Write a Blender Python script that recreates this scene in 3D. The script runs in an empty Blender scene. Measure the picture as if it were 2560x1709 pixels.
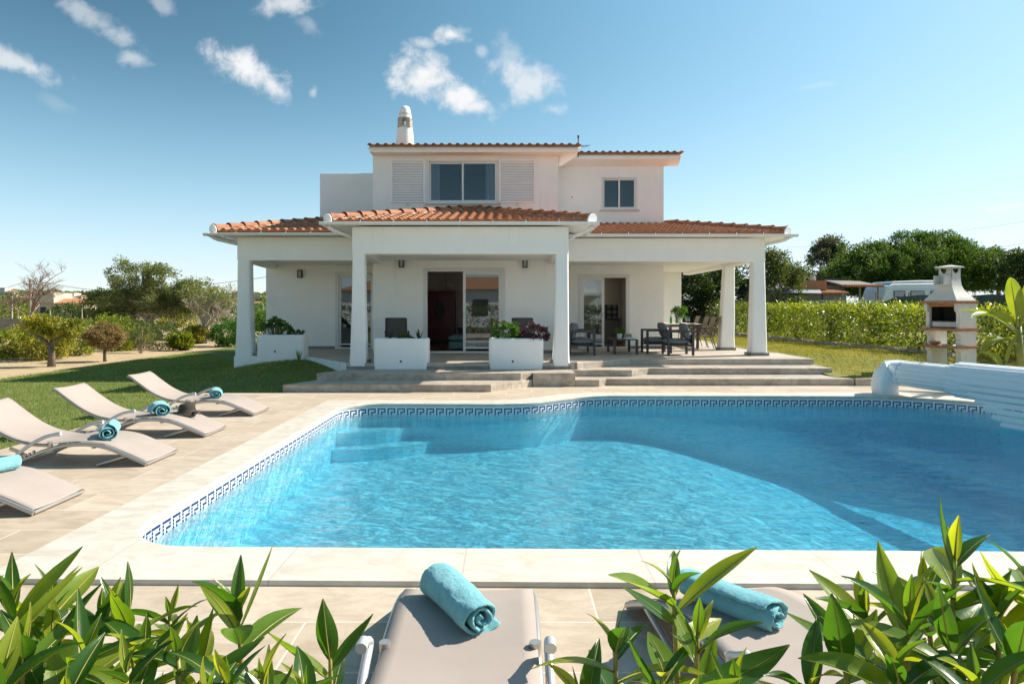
import bpy, bmesh, math, random
import numpy as np
from mathutils import Vector, Matrix, noise
from mathutils.geometry import tessellate_polygon

SC = bpy.context.scene
COL = SC.collection
R = math.radians
F = 1566.0
CAMZ = 1.65

# ------------------------------------------------------------------ camera
cd = bpy.data.cameras.new('camera')
cam = bpy.data.objects.new('camera', cd)
COL.objects.link(cam)
cam.location = (0, 0, CAMZ)
cam.rotation_euler = (R(90), 0, 0)
cd.sensor_width = 36
cd.lens = 24
cd.shift_x = 0.004
cd.shift_y = -0.0324
cd.clip_start = 0.05
cd.clip_end = 5000
SC.camera = cam

# ------------------------------------------------------------------ light
SUN = Vector((1.12, 0.42, 1.0)).normalized()
sl = bpy.data.lights.new('sun', 'SUN')
sl.energy = 2.05
sl.angle = R(0.5)
sl.color = (1.0, 0.93, 0.82)
so = bpy.data.objects.new('sun', sl)
COL.objects.link(so)
so.rotation_euler = SUN.to_track_quat('Z', 'Y').to_euler()
so.location = (20, 20, 30)

world = bpy.data.worlds.new('World')
SC.world = world
world.use_nodes = True
WT = world.node_tree
WT.nodes.clear()


def wn(t, **k):
    n = WT.nodes.new(t)
    for a, b in k.items():
        setattr(n, a, b)
    return n


def wl(a, b):
    WT.links.new(a, b)


def wm(op, a, b=None, c=None):
    n = wn('ShaderNodeMath', operation=op)
    for i, v in enumerate((a, b, c)):
        if v is None:
            continue
        if isinstance(v, (int, float)):
            n.inputs[i].default_value = v
        else:
            wl(v, n.inputs[i])
    return n.outputs[0]


sky = wn('ShaderNodeTexSky', sky_type='NISHITA')
sky.sun_disc = False
sky.sun_elevation = math.asin(SUN.z)
sky.sun_rotation = math.atan2(SUN.x, SUN.y)
sky.altitude = 0
sky.air_density = 1.0
sky.dust_density = 0.25
sky.ozone_density = 2.2
hs = wn('ShaderNodeHueSaturation')
hs.inputs['Hue'].default_value = 0.478
hs.inputs['Saturation'].default_value = 1.15
wl(sky.outputs[0], hs.inputs['Color'])
hs.inputs['Value'].default_value = 1.0
tc = wn('ShaderNodeTexCoord')
sep = wn('ShaderNodeSeparateXYZ')
wl(tc.outputs['Generated'], sep.inputs[0])
yy = wm('MAXIMUM', sep.outputs[1], 0.05)
cu = wm('DIVIDE', sep.outputs[0], yy)
cv = wm('DIVIDE', sep.outputs[2], yy)
cb = wn('ShaderNodeCombineXYZ')
wl(cu, cb.inputs[0])
wl(cv, cb.inputs[1])
nz = wn('ShaderNodeTexNoise')
nz.inputs['Scale'].default_value = 26
nz.inputs['Detail'].default_value = 9
nz.inputs['Roughness'].default_value = 0.62
nz.inputs['Distortion'].default_value = 0.25
wl(cb.outputs[0], nz.inputs['Vector'])
nz2 = wn('ShaderNodeTexNoise')
nz2.inputs['Scale'].default_value = 9
nz2.inputs['Detail'].default_value = 4
wl(cb.outputs[0], nz2.inputs['Vector'])
nsum = wm('ADD', wm('MULTIPLY', wm('SUBTRACT', nz.outputs[0], 0.5), 2.2), wm('MULTIPLY', wm('SUBTRACT', nz2.outputs[0], 0.5), 1.0))
# clouds as directions in the sky: (slope across, slope up, half width, half height, tilt, density)
CLOUDS = [
    (-.382, .352, .056, .026, -28, 1.0), (-.345, .325, .030, .016, -45, .9),
    (-.125, .345, .050, .036, -15, 1.0), (-.075, .312, .055, .024, -24, 1.0), (-.045, .296, .035, .014, 0, .9),
    (.025, .335, .055, .032, -15, .72), (.002, .37, .035, .02, -60, .35), (.068, .292, .022, .011, 0, .5),
    (-.085, .401, .026, .015, 10, .95), (-.124, .389, .020, .010, -10, .6),
    (-.322, .447, .045, .020, 8, .75), (-.29, .415, .022, .012, -30, .25),
    (-.607, .423, .070, .016, -32, .45), (-.72, .362, .064, .017, -22, .7),
    (-.549, .367, .026, .013, 0, .5), (-.507, .445, .026, .014, -40, .35),
    (-.284, .318, .007, .009, 0, .5), (-.038, .377, .010, .010, 0, .35),
    (.73, .149, .035, .007, 8, .6), (.456, .327, .03, .006, 10, .18), (-.66, .30, .03, .01, -20, .12),
]
acc = None
for (u0, v0, a, b, rot, den) in CLOUDS:
    c, s = math.cos(R(rot)), math.sin(R(rot))
    du = wm('SUBTRACT', cu, u0)
    dv = wm('SUBTRACT', cv, v0)
    a, b = a * 1.2, b * 1.2
    p = wm('MULTIPLY_ADD', du, c / a, wm('MULTIPLY', dv, s / a))
    q = wm('MULTIPLY_ADD', du, -s / b, wm('MULTIPLY', dv, c / b))
    d = wm('SQRT', wm('MULTIPLY_ADD', p, p, wm('MULTIPLY', q, q)))
    m = wm('ADD', wm('SUBTRACT', 1.0, d), nsum)
    mr = wn('ShaderNodeMapRange', interpolation_type='SMOOTHSTEP')
    mr.inputs['From Min'].default_value = -0.05
    mr.inputs['From Max'].default_value = 0.95
    mr.inputs['To Max'].default_value = den
    wl(m, mr.inputs['Value'])
    cut = wm('MULTIPLY', mr.outputs[0], wm('LESS_THAN', d, 1.9))
    acc = cut if acc is None else wm('MAXIMUM', acc, cut)
acc = wm('MULTIPLY', acc, wm('GREATER_THAN', sep.outputs[1], 0.1))
# light from the blue sky is polarised a right angle away from the sun: deeper blue there, none at the horizon
dt_ = wn('ShaderNodeVectorMath', operation='DOT_PRODUCT')
wl(tc.outputs['Generated'], dt_.inputs[0])
dt_.inputs[1].default_value = SUN
s2 = wm('SUBTRACT', 1.0, wm('MULTIPLY', dt_.outputs['Value'], dt_.outputs['Value']))
el_ = wn('ShaderNodeMapRange', interpolation_type='SMOOTHERSTEP')
el_.inputs['From Min'].default_value = -0.22
el_.inputs['From Max'].default_value = 0.50
wl(sep.outputs[2], el_.inputs['Value'])
pol = wm('SUBTRACT', 1.0, wm('MULTIPLY', wm('MULTIPLY', s2, el_.outputs[0]), 0.80))
pm0 = wn('ShaderNodeVectorMath', operation='SCALE')
wl(hs.outputs[0], pm0.inputs[0])
wl(pol, pm0.inputs['Scale'])
# the white haze near the horizon does not outshine the rest without limit
den_ = wn('ShaderNodeVectorMath', operation='MULTIPLY_ADD')
wl(pm0.outputs[0], den_.inputs[0])
den_.inputs[1].default_value = (.42, .36, .31)
den_.inputs[2].default_value = (1.30, 1.25, 1.22)
pm = wn('ShaderNodeVectorMath', operation='DIVIDE')
wl(pm0.outputs[0], pm.inputs[0])
wl(den_.outputs[0], pm.inputs[1])
mx = wn('ShaderNodeMix', data_type='RGBA')
wl(acc, mx.inputs[0])
wl(pm.outputs[0], mx.inputs[6])
mx.inputs[7].default_value = (1.56, 1.57, 1.6, 1)
bg = wn('ShaderNodeBackground')
bg.inputs['Strength'].default_value = 0.15
wl(mx.outputs[2], bg.inputs['Color'])
wo = wn('ShaderNodeOutputWorld')
wl(bg.outputs[0], wo.inputs['Surface'])

SC.view_settings.view_transform = 'Standard'
SC.view_settings.look = 'None'
SC.view_settings.gamma = 1.0
SC.view_settings.exposure = 2.02
SC.cycles.max_bounces = 8
SC.cycles.transparent_max_bounces = 24
SC.cycles.diffuse_bounces = 4
SC.cycles.caustics_reflective = False
SC.cycles.caustics_refractive = False
SC.cycles.sample_clamp_indirect = 6.0


# ------------------------------------------------------------------ helpers
def at(px, py, Y):
    return Vector(((px - 1165) * Y / F, Y, CAMZ + (708 - py) * Y / F))


def sst(t):
    t = max(0.0, min(1.0, t))
    return t * t * (3 - 2 * t)


class MB:
    def __init__(s):
        s.v = []
        s.f = []

    def vert(s, p):
        s.v.append(tuple(p))
        return len(s.v) - 1

    def face(s, pts):
        i0 = len(s.v)
        s.v += [tuple(p) for p in pts]
        s.f.append(tuple(range(i0, i0 + len(pts))))

    def box(s, x0, x1, y0, y1, z0, z1, m=None):
        P = [(x0, y0, z0), (x1, y0, z0), (x1, y1, z0), (x0, y1, z0), (x0, y0, z1), (x1, y0, z1), (x1, y1, z1), (x0, y1, z1)]
        if m is not None:
            P = [tuple(m @ Vector(p)) for p in P]
        i = len(s.v)
        s.v += P
        for q in ((0, 3, 2, 1), (4, 5, 6, 7), (0, 1, 5, 4), (1, 2, 6, 5), (2, 3, 7, 6), (3, 0, 4, 7)):
            s.f.append(tuple(i + k for k in q))
        return s

    def loft(s, rings, cap0=True, cap1=True, closed=True):
        n = len(rings[0])
        i = len(s.v)
        for r in rings:
            s.v += [tuple(p) for p in r]
        for k in range(len(rings) - 1):
            for j in range(n if closed else n - 1):
                a = i + k * n + j
                b = i + k * n + (j + 1) % n
                s.f.append((a, b, b + n, a + n))
        if cap0:
            s.f.append(tuple(i + j for j in reversed(range(n))))
        if cap1:
            s.f.append(tuple(i + (len(rings) - 1) * n + j for j in range(n)))
        return s

    def tube(s, pts, r, n=8, caps=True, flat=1.0):
        pts = [Vector(p) for p in pts]
        rr = r if isinstance(r, (list, tuple)) else [r] * len(pts)
        rings = []
        up = None
        for k, p in enumerate(pts):
            a = pts[max(0, k - 1)]
            b = pts[min(len(pts) - 1, k + 1)]
            t = (b - a).normalized()
            if up is None:
                up = Vector((0, 0, 1)) if abs(t.z) < .9 else Vector((1, 0, 0))
            x = t.cross(up)
            if x.length < 1e-4:
                x = t.orthogonal()
            x.normalize()
            y = x.cross(t)
            up = y
            rings.append([p + (x * math.cos(2 * math.pi * j / n) + y * flat * math.sin(2 * math.pi * j / n)) * rr[k] for j in range(n)])
        s.loft(rings, caps, caps)
        return s

    def lathe(s, prof, c=(0, 0, 0), n=20, caps=True):
        rings = [[(c[0] + r * math.cos(2 * math.pi * j / n), c[1] + r * math.sin(2 * math.pi * j / n), c[2] + z) for j in range(n)] for r, z in prof]
        s.loft(rings, caps, caps)
        return s

    def prism(s, poly, z0, z1):
        n = len(poly)
        tris = tessellate_polygon([[Vector((p[0], p[1], 0)) for p in poly]])
        i = len(s.v)
        s.v += [(p[0], p[1], z0) for p in poly] + [(p[0], p[1], z1) for p in poly]
        ar = sum(poly[k][0] * poly[(k + 1) % n][1] - poly[(k + 1) % n][0] * poly[k][1] for k in range(n))
        for t in tris:
            a, b, c = t
            cr = (poly[b][0] - poly[a][0]) * (poly[c][1] - poly[a][1]) - (poly[b][1] - poly[a][1]) * (poly[c][0] - poly[a][0])
            if cr < 0:
                b, c = c, b
            s.f.append((i + n + a, i + n + b, i + n + c))
            s.f.append((i + a, i + c, i + b))
        for k in range(n):
            k2 = (k + 1) % n
            q = (i + k, i + k2, i + n + k2, i + n + k)
            s.f.append(q if ar > 0 else q[::-1])
        return s

    def build(s, name, mat, parent=None, smooth=False, bevel=0, angle=40, seg=2, subsurf=0, solid=0):
        me = bpy.data.meshes.new(name)
        me.from_pydata(s.v, [], s.f)
        me.validate()
        o = bpy.data.objects.new(name, me)
        COL.objects.link(o)
        me.materials.append(mat)
        if parent is not None:
            o.parent = parent
        if solid:
            md = o.modifiers.new('solid', 'SOLIDIFY')
            md.thickness = solid
            md.offset = 0
        if bevel:
            md = o.modifiers.new('bevel', 'BEVEL')
            md.width = bevel
            md.segments = seg
            md.limit_method = 'ANGLE'
            md.angle_limit = R(35)
        if subsurf:
            md = o.modifiers.new('sub', 'SUBSURF')
            md.levels = subsurf
            md.render_levels = subsurf
        if smooth or bevel or subsurf:
            me.polygons.foreach_set('use_smooth', [True] * len(me.polygons))
            if smooth and not subsurf and not bevel and angle < 180:
                me.set_sharp_from_angle(angle=R(angle))
            if bevel:
                md = o.modifiers.new('wn', 'WEIGHTED_NORMAL')
                md.keep_sharp = True
        return o


def npmesh(name, V, Fq, mat, parent=None, smooth=False):
    """V (n,3) array, Fq (m,k) array of k-gons."""
    me = bpy.data.meshes.new(name)
    V = np.asarray(V, dtype=np.float32)
    Fq = np.asarray(Fq, dtype=np.int32)
    m, k = Fq.shape
    me.vertices.add(len(V))
    me.vertices.foreach_set('co', V.ravel())
    me.loops.add(m * k)
    me.loops.foreach_set('vertex_index', Fq.ravel())
    me.polygons.add(m)
    me.polygons.foreach_set('loop_start', np.arange(0, m * k, k, dtype=np.int32))
    me.polygons.foreach_set('loop_total', np.full(m, k, dtype=np.int32))
    if smooth:
        me.polygons.foreach_set('use_smooth', np.ones(m, dtype=bool))
    me.update(calc_edges=True)
    me.validate()
    o = bpy.data.objects.new(name, me)
    COL.objects.link(o)
    me.materials.append(mat)
    if parent is not None:
        o.parent = parent
    return o


def tag(o, label=None, cat=None, group=None, kind=None):
    if label:
        o['label'] = label
    if cat:
        o['category'] = cat
    if group:
        o['group'] = group
    if kind:
        o['kind'] = kind
    return o


def thing(name, label, cat, loc=(0, 0, 0), rz=0.0, group=None):
    o = bpy.data.objects.new(name, None)
    COL.objects.link(o)
    o.empty_display_size = .1
    o.location = loc
    o.rotation_euler = (0, 0, rz)
    return tag(o, label, cat, group)


def copy_tree(o, parent=None):
    c = o.copy()
    COL.objects.link(c)
    if parent is not None:
        c.parent = parent
    for ch in list(o.children):
        copy_tree(ch, c)
    return c


# ------------------------------------------------------------------ materials
def newmat(name):
    m = bpy.data.materials.new(name)
    m.use_nodes = True
    nt = m.node_tree
    return m, nt, nt.nodes['Principled BSDF'], nt.nodes['Material Output']


def N(nt, t, **k):
    n = nt.nodes.new(t)
    for a, b in k.items():
        setattr(n, a, b)
    return n


def noise_node(nt, scale, detail=5, rough=.6, vec=None, dist=0):
    n = N(nt, 'ShaderNodeTexNoise')
    n.inputs['Scale'].default_value = scale
    n.inputs['Detail'].default_value = detail
    n.inputs['Roughness'].default_value = rough
    n.inputs['Distortion'].default_value = dist
    if vec is not None:
        nt.links.new(vec, n.inputs['Vector'])
    return n


def ramp(nt, fac, stops):
    r = N(nt, 'ShaderNodeValToRGB')
    e = r.color_ramp.elements
    while len(e) < len(stops):
        e.new(.5)
    for el, (p, c) in zip(e, stops):
        el.position = p
        el.color = (*c, 1)
    nt.links.new(fac, r.inputs[0])
    return r.outputs[0]


def mixc(nt, fac, a, b, mode='MIX'):
    n = N(nt, 'ShaderNodeMix', data_type='RGBA', blend_type=mode)
    for i, v in ((0, fac), (6, a), (7, b)):
        if isinstance(v, (int, float)):
            n.inputs[i].default_value = v
        elif isinstance(v, tuple):
            n.inputs[i].default_value = (*v, 1) if len(v) == 3 else v
        else:
            nt.links.new(v, n.inputs[i])
    return n.outputs[2]


def bump(nt, h, strength, dist=.02, prev=None):
    b = N(nt, 'ShaderNodeBump')
    b.inputs['Strength'].default_value = strength
    b.inputs['Distance'].default_value = dist
    nt.links.new(h, b.inputs['Height'])
    if prev is not None:
        nt.links.new(prev, b.inputs['Normal'])
    return b.outputs[0]


def pmat(name, col, rough=.6, var=.12, scale=6, bs=0, bscale=60, metal=0.0, spec=.5, col2=None, bdist=.01, dirt=None):
    m, nt, p, o = newmat(name)
    tcn = N(nt, 'ShaderNodeTexCoord')
    v = tcn.outputs['Object']
    n1 = noise_node(nt, scale, 6, .65, v)
    c1 = tuple(max(0, c * (1 - var)) for c in col)
    c2 = col2 or tuple(min(1, c * (1 + var)) for c in col)
    c = ramp(nt, n1.outputs[0], [(.3, c1), (.7, c2)])
    if dirt:
        n3 = noise_node(nt, dirt[1], 8, .7, v)
        f = N(nt, 'ShaderNodeMapRange')
        f.inputs[1].default_value = dirt[2]
        f.inputs[2].default_value = dirt[2] + .2
        f.inputs[4].default_value = dirt[3]
        nt.links.new(n3.outputs[0], f.inputs[0])
        c = mixc(nt, f.outputs[0], c, dirt[0])
    nt.links.new(c, p.inputs['Base Color'])
    p.inputs['Roughness'].default_value = rough
    p.inputs['Metallic'].default_value = metal
    p.inputs['Specular IOR Level'].default_value = spec
    if bs:
        n2 = noise_node(nt, bscale, 4, .6, v)
        nt.links.new(bump(nt, n2.outputs[0], bs, bdist), p.inputs['Normal'])
    return m


def leafmat(name, stops, trans=.35, rough=.45, spec=.4, tcol=None, bumpy=0):
    """leaf colours picked per leaf, with light passing through the blade."""
    m, nt, p, o = newmat(name)
    g = N(nt, 'ShaderNodeNewGeometry')
    tcn = N(nt, 'ShaderNodeTexCoord')
    n1 = noise_node(nt, 1.3, 3, .5, tcn.outputs['Object'])
    mm = N(nt, 'ShaderNodeMath', operation='MULTIPLY_ADD')
    nt.links.new(g.outputs['Random Per Island'], mm.inputs[0])
    mm.inputs[1].default_value = .6
    m2 = N(nt, 'ShaderNodeMath', operation='MULTIPLY_ADD')
    nt.links.new(n1.outputs[0], m2.inputs[0])
    m2.inputs[1].default_value = .8
    m2.inputs[2].default_value = -.2
    nt.links.new(m2.outputs[0], mm.inputs[2])
    c = ramp(nt, mm.outputs[0], stops)
    nt.links.new(c, p.inputs['Base Color'])
    p.inputs['Roughness'].default_value = rough
    p.inputs['Specular IOR Level'].default_value = spec
    t = N(nt, 'ShaderNodeBsdfTranslucent')
    tint = mixc(nt, 1.0, c, tcol or (1.9, 1.75, .55), 'MULTIPLY')
    nt.links.new(tint, t.inputs['Color'])
    mx_ = N(nt, 'ShaderNodeMixShader')
    mx_.inputs[0].default_value = trans
    nt.links.new(p.outputs[0], mx_.inputs[1])
    nt.links.new(t.outputs[0], mx_.inputs[2])
    nt.links.new(mx_.outputs[0], o.inputs['Surface'])
    return m


def stone(name, w, h, base, base2, grout, off=.5, rough=.55, veins=.5, shift=(0, 0, 0), mortar=.006, vein=(.46, .29, .15)):
    m, nt, p, o = newmat(name)
    tcn = N(nt, 'ShaderNodeTexCoord')
    mp = N(nt, 'ShaderNodeMapping')
    mp.inputs['Location'].default_value = shift
    nt.links.new(tcn.outputs['Object'], mp.inputs[0])
    b = N(nt, 'ShaderNodeTexBrick')
    b.offset = off
    b.inputs['Scale'].default_value = 1
    b.inputs['Mortar Size'].default_value = mortar
    b.inputs['Mortar Smooth'].default_value = .1
    b.inputs['Brick Width'].default_value = w
    b.inputs['Row Height'].default_value = h
    b.inputs['Color1'].default_value = (*base, 1)
    b.inputs['Color2'].default_value = (*base2, 1)
    b.inputs['Mortar'].default_value = (*grout, 1)
    b.inputs['Bias'].default_value = 0
    nt.links.new(mp.outputs[0], b.inputs['Vector'])
    st = N(nt, 'ShaderNodeMapping')
    st.inputs['Scale'].default_value = (1.6, 3.0, 2.6)
    st.inputs['Rotation'].default_value = (0, .3, R(24))
    nt.links.new(tcn.outputs['Object'], st.inputs[0])
    n1 = noise_node(nt, 2.2, 9, .68, st.outputs[0], .8)
    n2 = noise_node(nt, .7, 4, .6, tcn.outputs['Object'])
    lo = tuple(c * .78 for c in base)
    c = mixc(nt, ramp(nt, n1.outputs[0], [(.38, (0, 0, 0)), (.62, (1, 1, 1))]), lo, (1, 1, 1))
    c = mixc(nt, .38 * veins * 2, b.outputs['Color'], mixc(nt, 1.0, b.outputs['Color'], c, 'MULTIPLY'))
    vf = N(nt, 'ShaderNodeMath', operation='MULTIPLY')
    nt.links.new(ramp(nt, n1.outputs[0], [(.58, (0, 0, 0)), (.75, (1, 1, 1))]), vf.inputs[0])
    nt.links.new(ramp(nt, n2.outputs[0], [(.45, (0, 0, 0)), (.7, (.6, .6, .6))]), vf.inputs[1])
    c = mixc(nt, vf.outputs[0], c, vein)
    c = mixc(nt, b.outputs['Fac'], c, grout)
    nt.links.new(c, p.inputs['Base Color'])
    p.inputs['Roughness'].default_value = rough
    p.inputs['Specular IOR Level'].default_value = .35
    inv = N(nt, 'ShaderNodeMath', operation='SUBTRACT')
    inv.inputs[0].default_value = 1
    nt.links.new(b.outputs['Fac'], inv.inputs[1])
    b1 = bump(nt, inv.outputs[0], .5, .004)
    n3 = noise_node(nt, 40, 5, .65, tcn.outputs['Object'])
    nt.links.new(bump(nt, n3.outputs[0], .18, .006, b1), p.inputs['Normal'])
    return m


M = {}
def plaster_mat():
    m, nt, p, o = newmat('white_plaster')
    tcn = N(nt, 'ShaderNodeTexCoord')
    v = tcn.outputs['Object']
    n1 = noise_node(nt, 1.6, 6, .65, v)
    c = ramp(nt, n1.outputs[0], [(.35, (.90, .885, .855)), (.65, (.94, .925, .895))])
    mp = N(nt, 'ShaderNodeMapping')
    mp.inputs['Scale'].default_value = (7, 7, .45)
    nt.links.new(v, mp.inputs[0])
    n2 = noise_node(nt, 1.0, 6, .7, mp.outputs[0])
    n3 = noise_node(nt, .5, 3, .5, v)
    mu = N(nt, 'ShaderNodeMath', operation='MULTIPLY')
    nt.links.new(ramp(nt, n2.outputs[0], [(.56, (0, 0, 0)), (.78, (.55, .55, .55))]), mu.inputs[0])
    nt.links.new(ramp(nt, n3.outputs[0], [(.42, (0, 0, 0)), (.62, (1, 1, 1))]), mu.inputs[1])
    c = mixc(nt, mu.outputs[0], c, (.70, .665, .60))
    nt.links.new(c, p.inputs['Base Color'])
    p.inputs['Roughness'].default_value = .88
    p.inputs['Specular IOR Level'].default_value = .2
    n4 = noise_node(nt, 55, 5, .7, v)
    n5 = noise_node(nt, 3.2, 4, .6, v)
    b1 = bump(nt, n5.outputs[0], .25, .03)
    nt.links.new(bump(nt, n4.outputs[0], .3, .008, b1), p.inputs['Normal'])
    return m


M['plaster'] = plaster_mat()
M['plaster_plain'] = pmat('white_plaster', (.91, .905, .895), .85, .03, 2.5, .25, 90, spec=.2, bdist=.006, dirt=((.74, .72, .68), 1.6, .62, .35))
M['plaster_in'] = pmat('inside_plaster', (.80, .70, .62), .9, .04, 3, .1, 60, spec=.2)
M['ceiling_in'] = pmat('inside_ceiling', (.7, .66, .6), .9, .03, 3)
M['brownfloor'] = stone('inside_floor', .45, .45, (.24, .14, .08), (.27, .16, .09), (.15, .09, .06), 0)
M['deck'] = stone('deck_stone', 1.03, .5, (.60, .50, .385), (.50, .405, .30), (.66, .57, .46), shift=(.55, -.10, 0))
M['coping'] = stone('coping_stone', 1.15, 30, (.68, .62, .53), (.64, .58, .49), (.52, .46, .38), 0, veins=.55, shift=(.28, 0, 0), rough=.5, vein=(.52, .42, .32))
M['step'] = stone('step_stone', .62, .5, (.56, .485, .405), (.48, .41, .33), (.36, .31, .26), 0, shift=(.1, 0, 0), veins=.8)
M['terrace'] = stone('terrace_stone', .62, .62, (.56, .49, .41), (.50, .43, .355), (.38, .34, .29), 0, shift=(.1, 0, 0))
M['skirt'] = stone('skirting_stone', .3, 9, (.30, .28, .25), (.27, .25, .22), (.2, .19, .17), 0)
M['gutter'] = pmat('white_gutter', (.78, .78, .77), .35, .03, 3)
M['alu'] = pmat('white_aluminium', (.76, .76, .75), .3, .02, 3)
M['grey_alu'] = pmat('lounger_tube', (.50, .47, .43), .32, .05, 4, metal=.65)
M['white_alu'] = pmat('lounger_arm', (.56, .56, .56), .3, .03, 4, metal=.3)
M['anthracite'] = pmat('anthracite_metal', (.045, .05, .058), .4, .1, 5)
M['dark_metal'] = pmat('dark_metal', (.03, .03, .032), .4, .1, 5)
M['brown_metal'] = pmat('brown_metal', (.10, .08, .065), .4, .1, 5)
M['grey_cushion'] = pmat('grey_cushion', (.20, .205, .215), .95, .1, 12, .5, 260, spec=.15, bdist=.004)
M['dark_sling'] = pmat('dark_sling', (.085, .078, .07), .8, .08, 8, .2, 300)
M['taupe_sling'] = pmat('taupe_sling', (.34, .28, .22), .8, .08, 8, .2, 300)
M['soil'] = pmat('soil', (.10, .07, .045), .95, .35, 9, .8, 20, bdist=.03)
M['terracotta'] = pmat('terracotta_brick', (.42, .19, .09), .85, .2, 9, .3, 60)
M['bark'] = pmat('bark', (.16, .125, .095), .95, .35, 8, .8, 35, bdist=.02)
M['palebark'] = pmat('pale_bark', (.42, .35, .27), .95, .3, 8, .8, 35, bdist=.02)
M['twig'] = pmat('twig', (.21, .15, .11), .95, .25, 8)
M['darkvoid'] = pmat('soot', (.012, .011, .010), .9, .3, 8)
M['concrete'] = pmat('bbq_concrete', (.66, .63, .58), .9, .08, 5, .35, 70, dirt=((.40, .36, .30), 3.0, .58, .5))
M['greywall'] = pmat('grey_wall', (.24, .215, .19), .95, .22, 1.2, .4, 12)
M['white_plastic'] = pmat('white_plastic', (.83, .845, .85), .5, .03, 2)
M['slat'] = leafmat('translucent_slat', [(0, (.76, .81, .83)), (1, (.78, .82, .84))], .42, .35, .4, (.9, 1.0, 1.08))
def slat_mat():
    m_ = M['slat']
    nt = m_.node_tree
    o = nt.nodes['Material Output']
    src = o.inputs['Surface'].links[0].from_socket
    t = N(nt, 'ShaderNodeBsdfTransparent')
    t.inputs['Color'].default_value = (.85, .97, 1, 1)
    x = N(nt, 'ShaderNodeMixShader')
    x.inputs[0].default_value = .04
    nt.links.new(src, x.inputs[1])
    nt.links.new(t.outputs[0], x.inputs[2])
    nt.links.new(x.outputs[0], o.inputs['Surface'])


slat_mat()
M['steel'] = pmat('steel', (.5, .5, .5), .3, .05, 5, metal=.9)


def towel_mat():
    m, nt, p, o = newmat('turquoise_terry')
    tcn = N(nt, 'ShaderNodeTexCoord')
    n1 = noise_node(nt, 14, 6, .7, tcn.outputs['Object'])
    nt.links.new(ramp(nt, n1.outputs[0], [(.3, (.17, .49, .54)), (.7, (.27, .62, .67))]), p.inputs['Base Color'])
    p.inputs['Roughness'].default_value = 1
    p.inputs['Specular IOR Level'].default_value = .05
    p.inputs['Sheen Weight'].default_value = .35
    n2 = noise_node(nt, 260, 3, .7, tcn.outputs['Object'])
    n3 = noise_node(nt, 70, 4, .7, tcn.outputs['Object'])
    b1 = bump(nt, n3.outputs[0], .6, .012)
    nt.links.new(bump(nt, n2.outputs[0], .9, .006, b1), p.inputs['Normal'])
    return m


M['towel'] = towel_mat()


def sling_mat():
    m, nt, p, o = newmat('sling_mesh')
    tcn = N(nt, 'ShaderNodeTexCoord')
    w = N(nt, 'ShaderNodeTexChecker')
    w.inputs['Scale'].default_value = 420
    nt.links.new(tcn.outputs['Object'], w.inputs[0])
    n1 = noise_node(nt, 3, 4, .6, tcn.outputs['Object'])
    c = ramp(nt, n1.outputs[0], [(.3, (.40, .335, .29)), (.7, (.44, .37, .325))])
    nt.links.new(c, p.inputs['Base Color'])
    p.inputs['Roughness'].default_value = .75
    p.inputs['Specular IOR Level'].default_value = .25
    nt.links.new(bump(nt, w.outputs['Fac'], .25, .002), p.inputs['Normal'])
    t = N(nt, 'ShaderNodeBsdfTransparent')
    mx_ = N(nt, 'ShaderNodeMixShader')
    mx_.inputs[0].default_value = .13
    nt.links.new(p.outputs[0], mx_.inputs[1])
    nt.links.new(t.outputs[0], mx_.inputs[2])
    nt.links.new(mx_.outputs[0], o.inputs['Surface'])
    return m


M['sling'] = sling_mat()


def glass_mat(name, tint, ior=1.5, boost=1.0):
    m, nt, p, o = newmat(name)
    nt.nodes.remove(p)
    g = N(nt, 'ShaderNodeBsdfGlossy')
    g.inputs['Roughness'].default_value = .01
    g.inputs['Color'].default_value = (.92, .96, 1, 1)
    t = N(nt, 'ShaderNodeBsdfTransparent')
    t.inputs['Color'].default_value = (*tint, 1)
    f = N(nt, 'ShaderNodeFresnel')
    f.inputs['IOR'].default_value = ior
    mu = N(nt, 'ShaderNodeMath', operation='MULTIPLY_ADD', use_clamp=True)
    nt.links.new(f.outputs[0], mu.inputs[0])
    mu.inputs[1].default_value = 1.0
    mu.inputs[2].default_value = boost
    mx_ = N(nt, 'ShaderNodeMixShader')
    nt.links.new(mu.outputs[0], mx_.inputs[0])
    nt.links.new(t.outputs[0], mx_.inputs[1])
    nt.links.new(g.outputs[0], mx_.inputs[2])
    nt.links.new(mx_.outputs[0], o.inputs['Surface'])
    return m


M['glass'] = glass_mat('window_glass', (.66, .74, .78), 1.5, .06)
M['upper_glass'] = glass_mat('upper_window_glass', (.80, .88, .92), 1.5, .0)
M['clearglass'] = glass_mat('clear_glass', (.92, .95, .95), 1.5, .03)
M['greenglass'] = glass_mat('green_glass', (.10, .55, .22), 1.5, .05)


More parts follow.
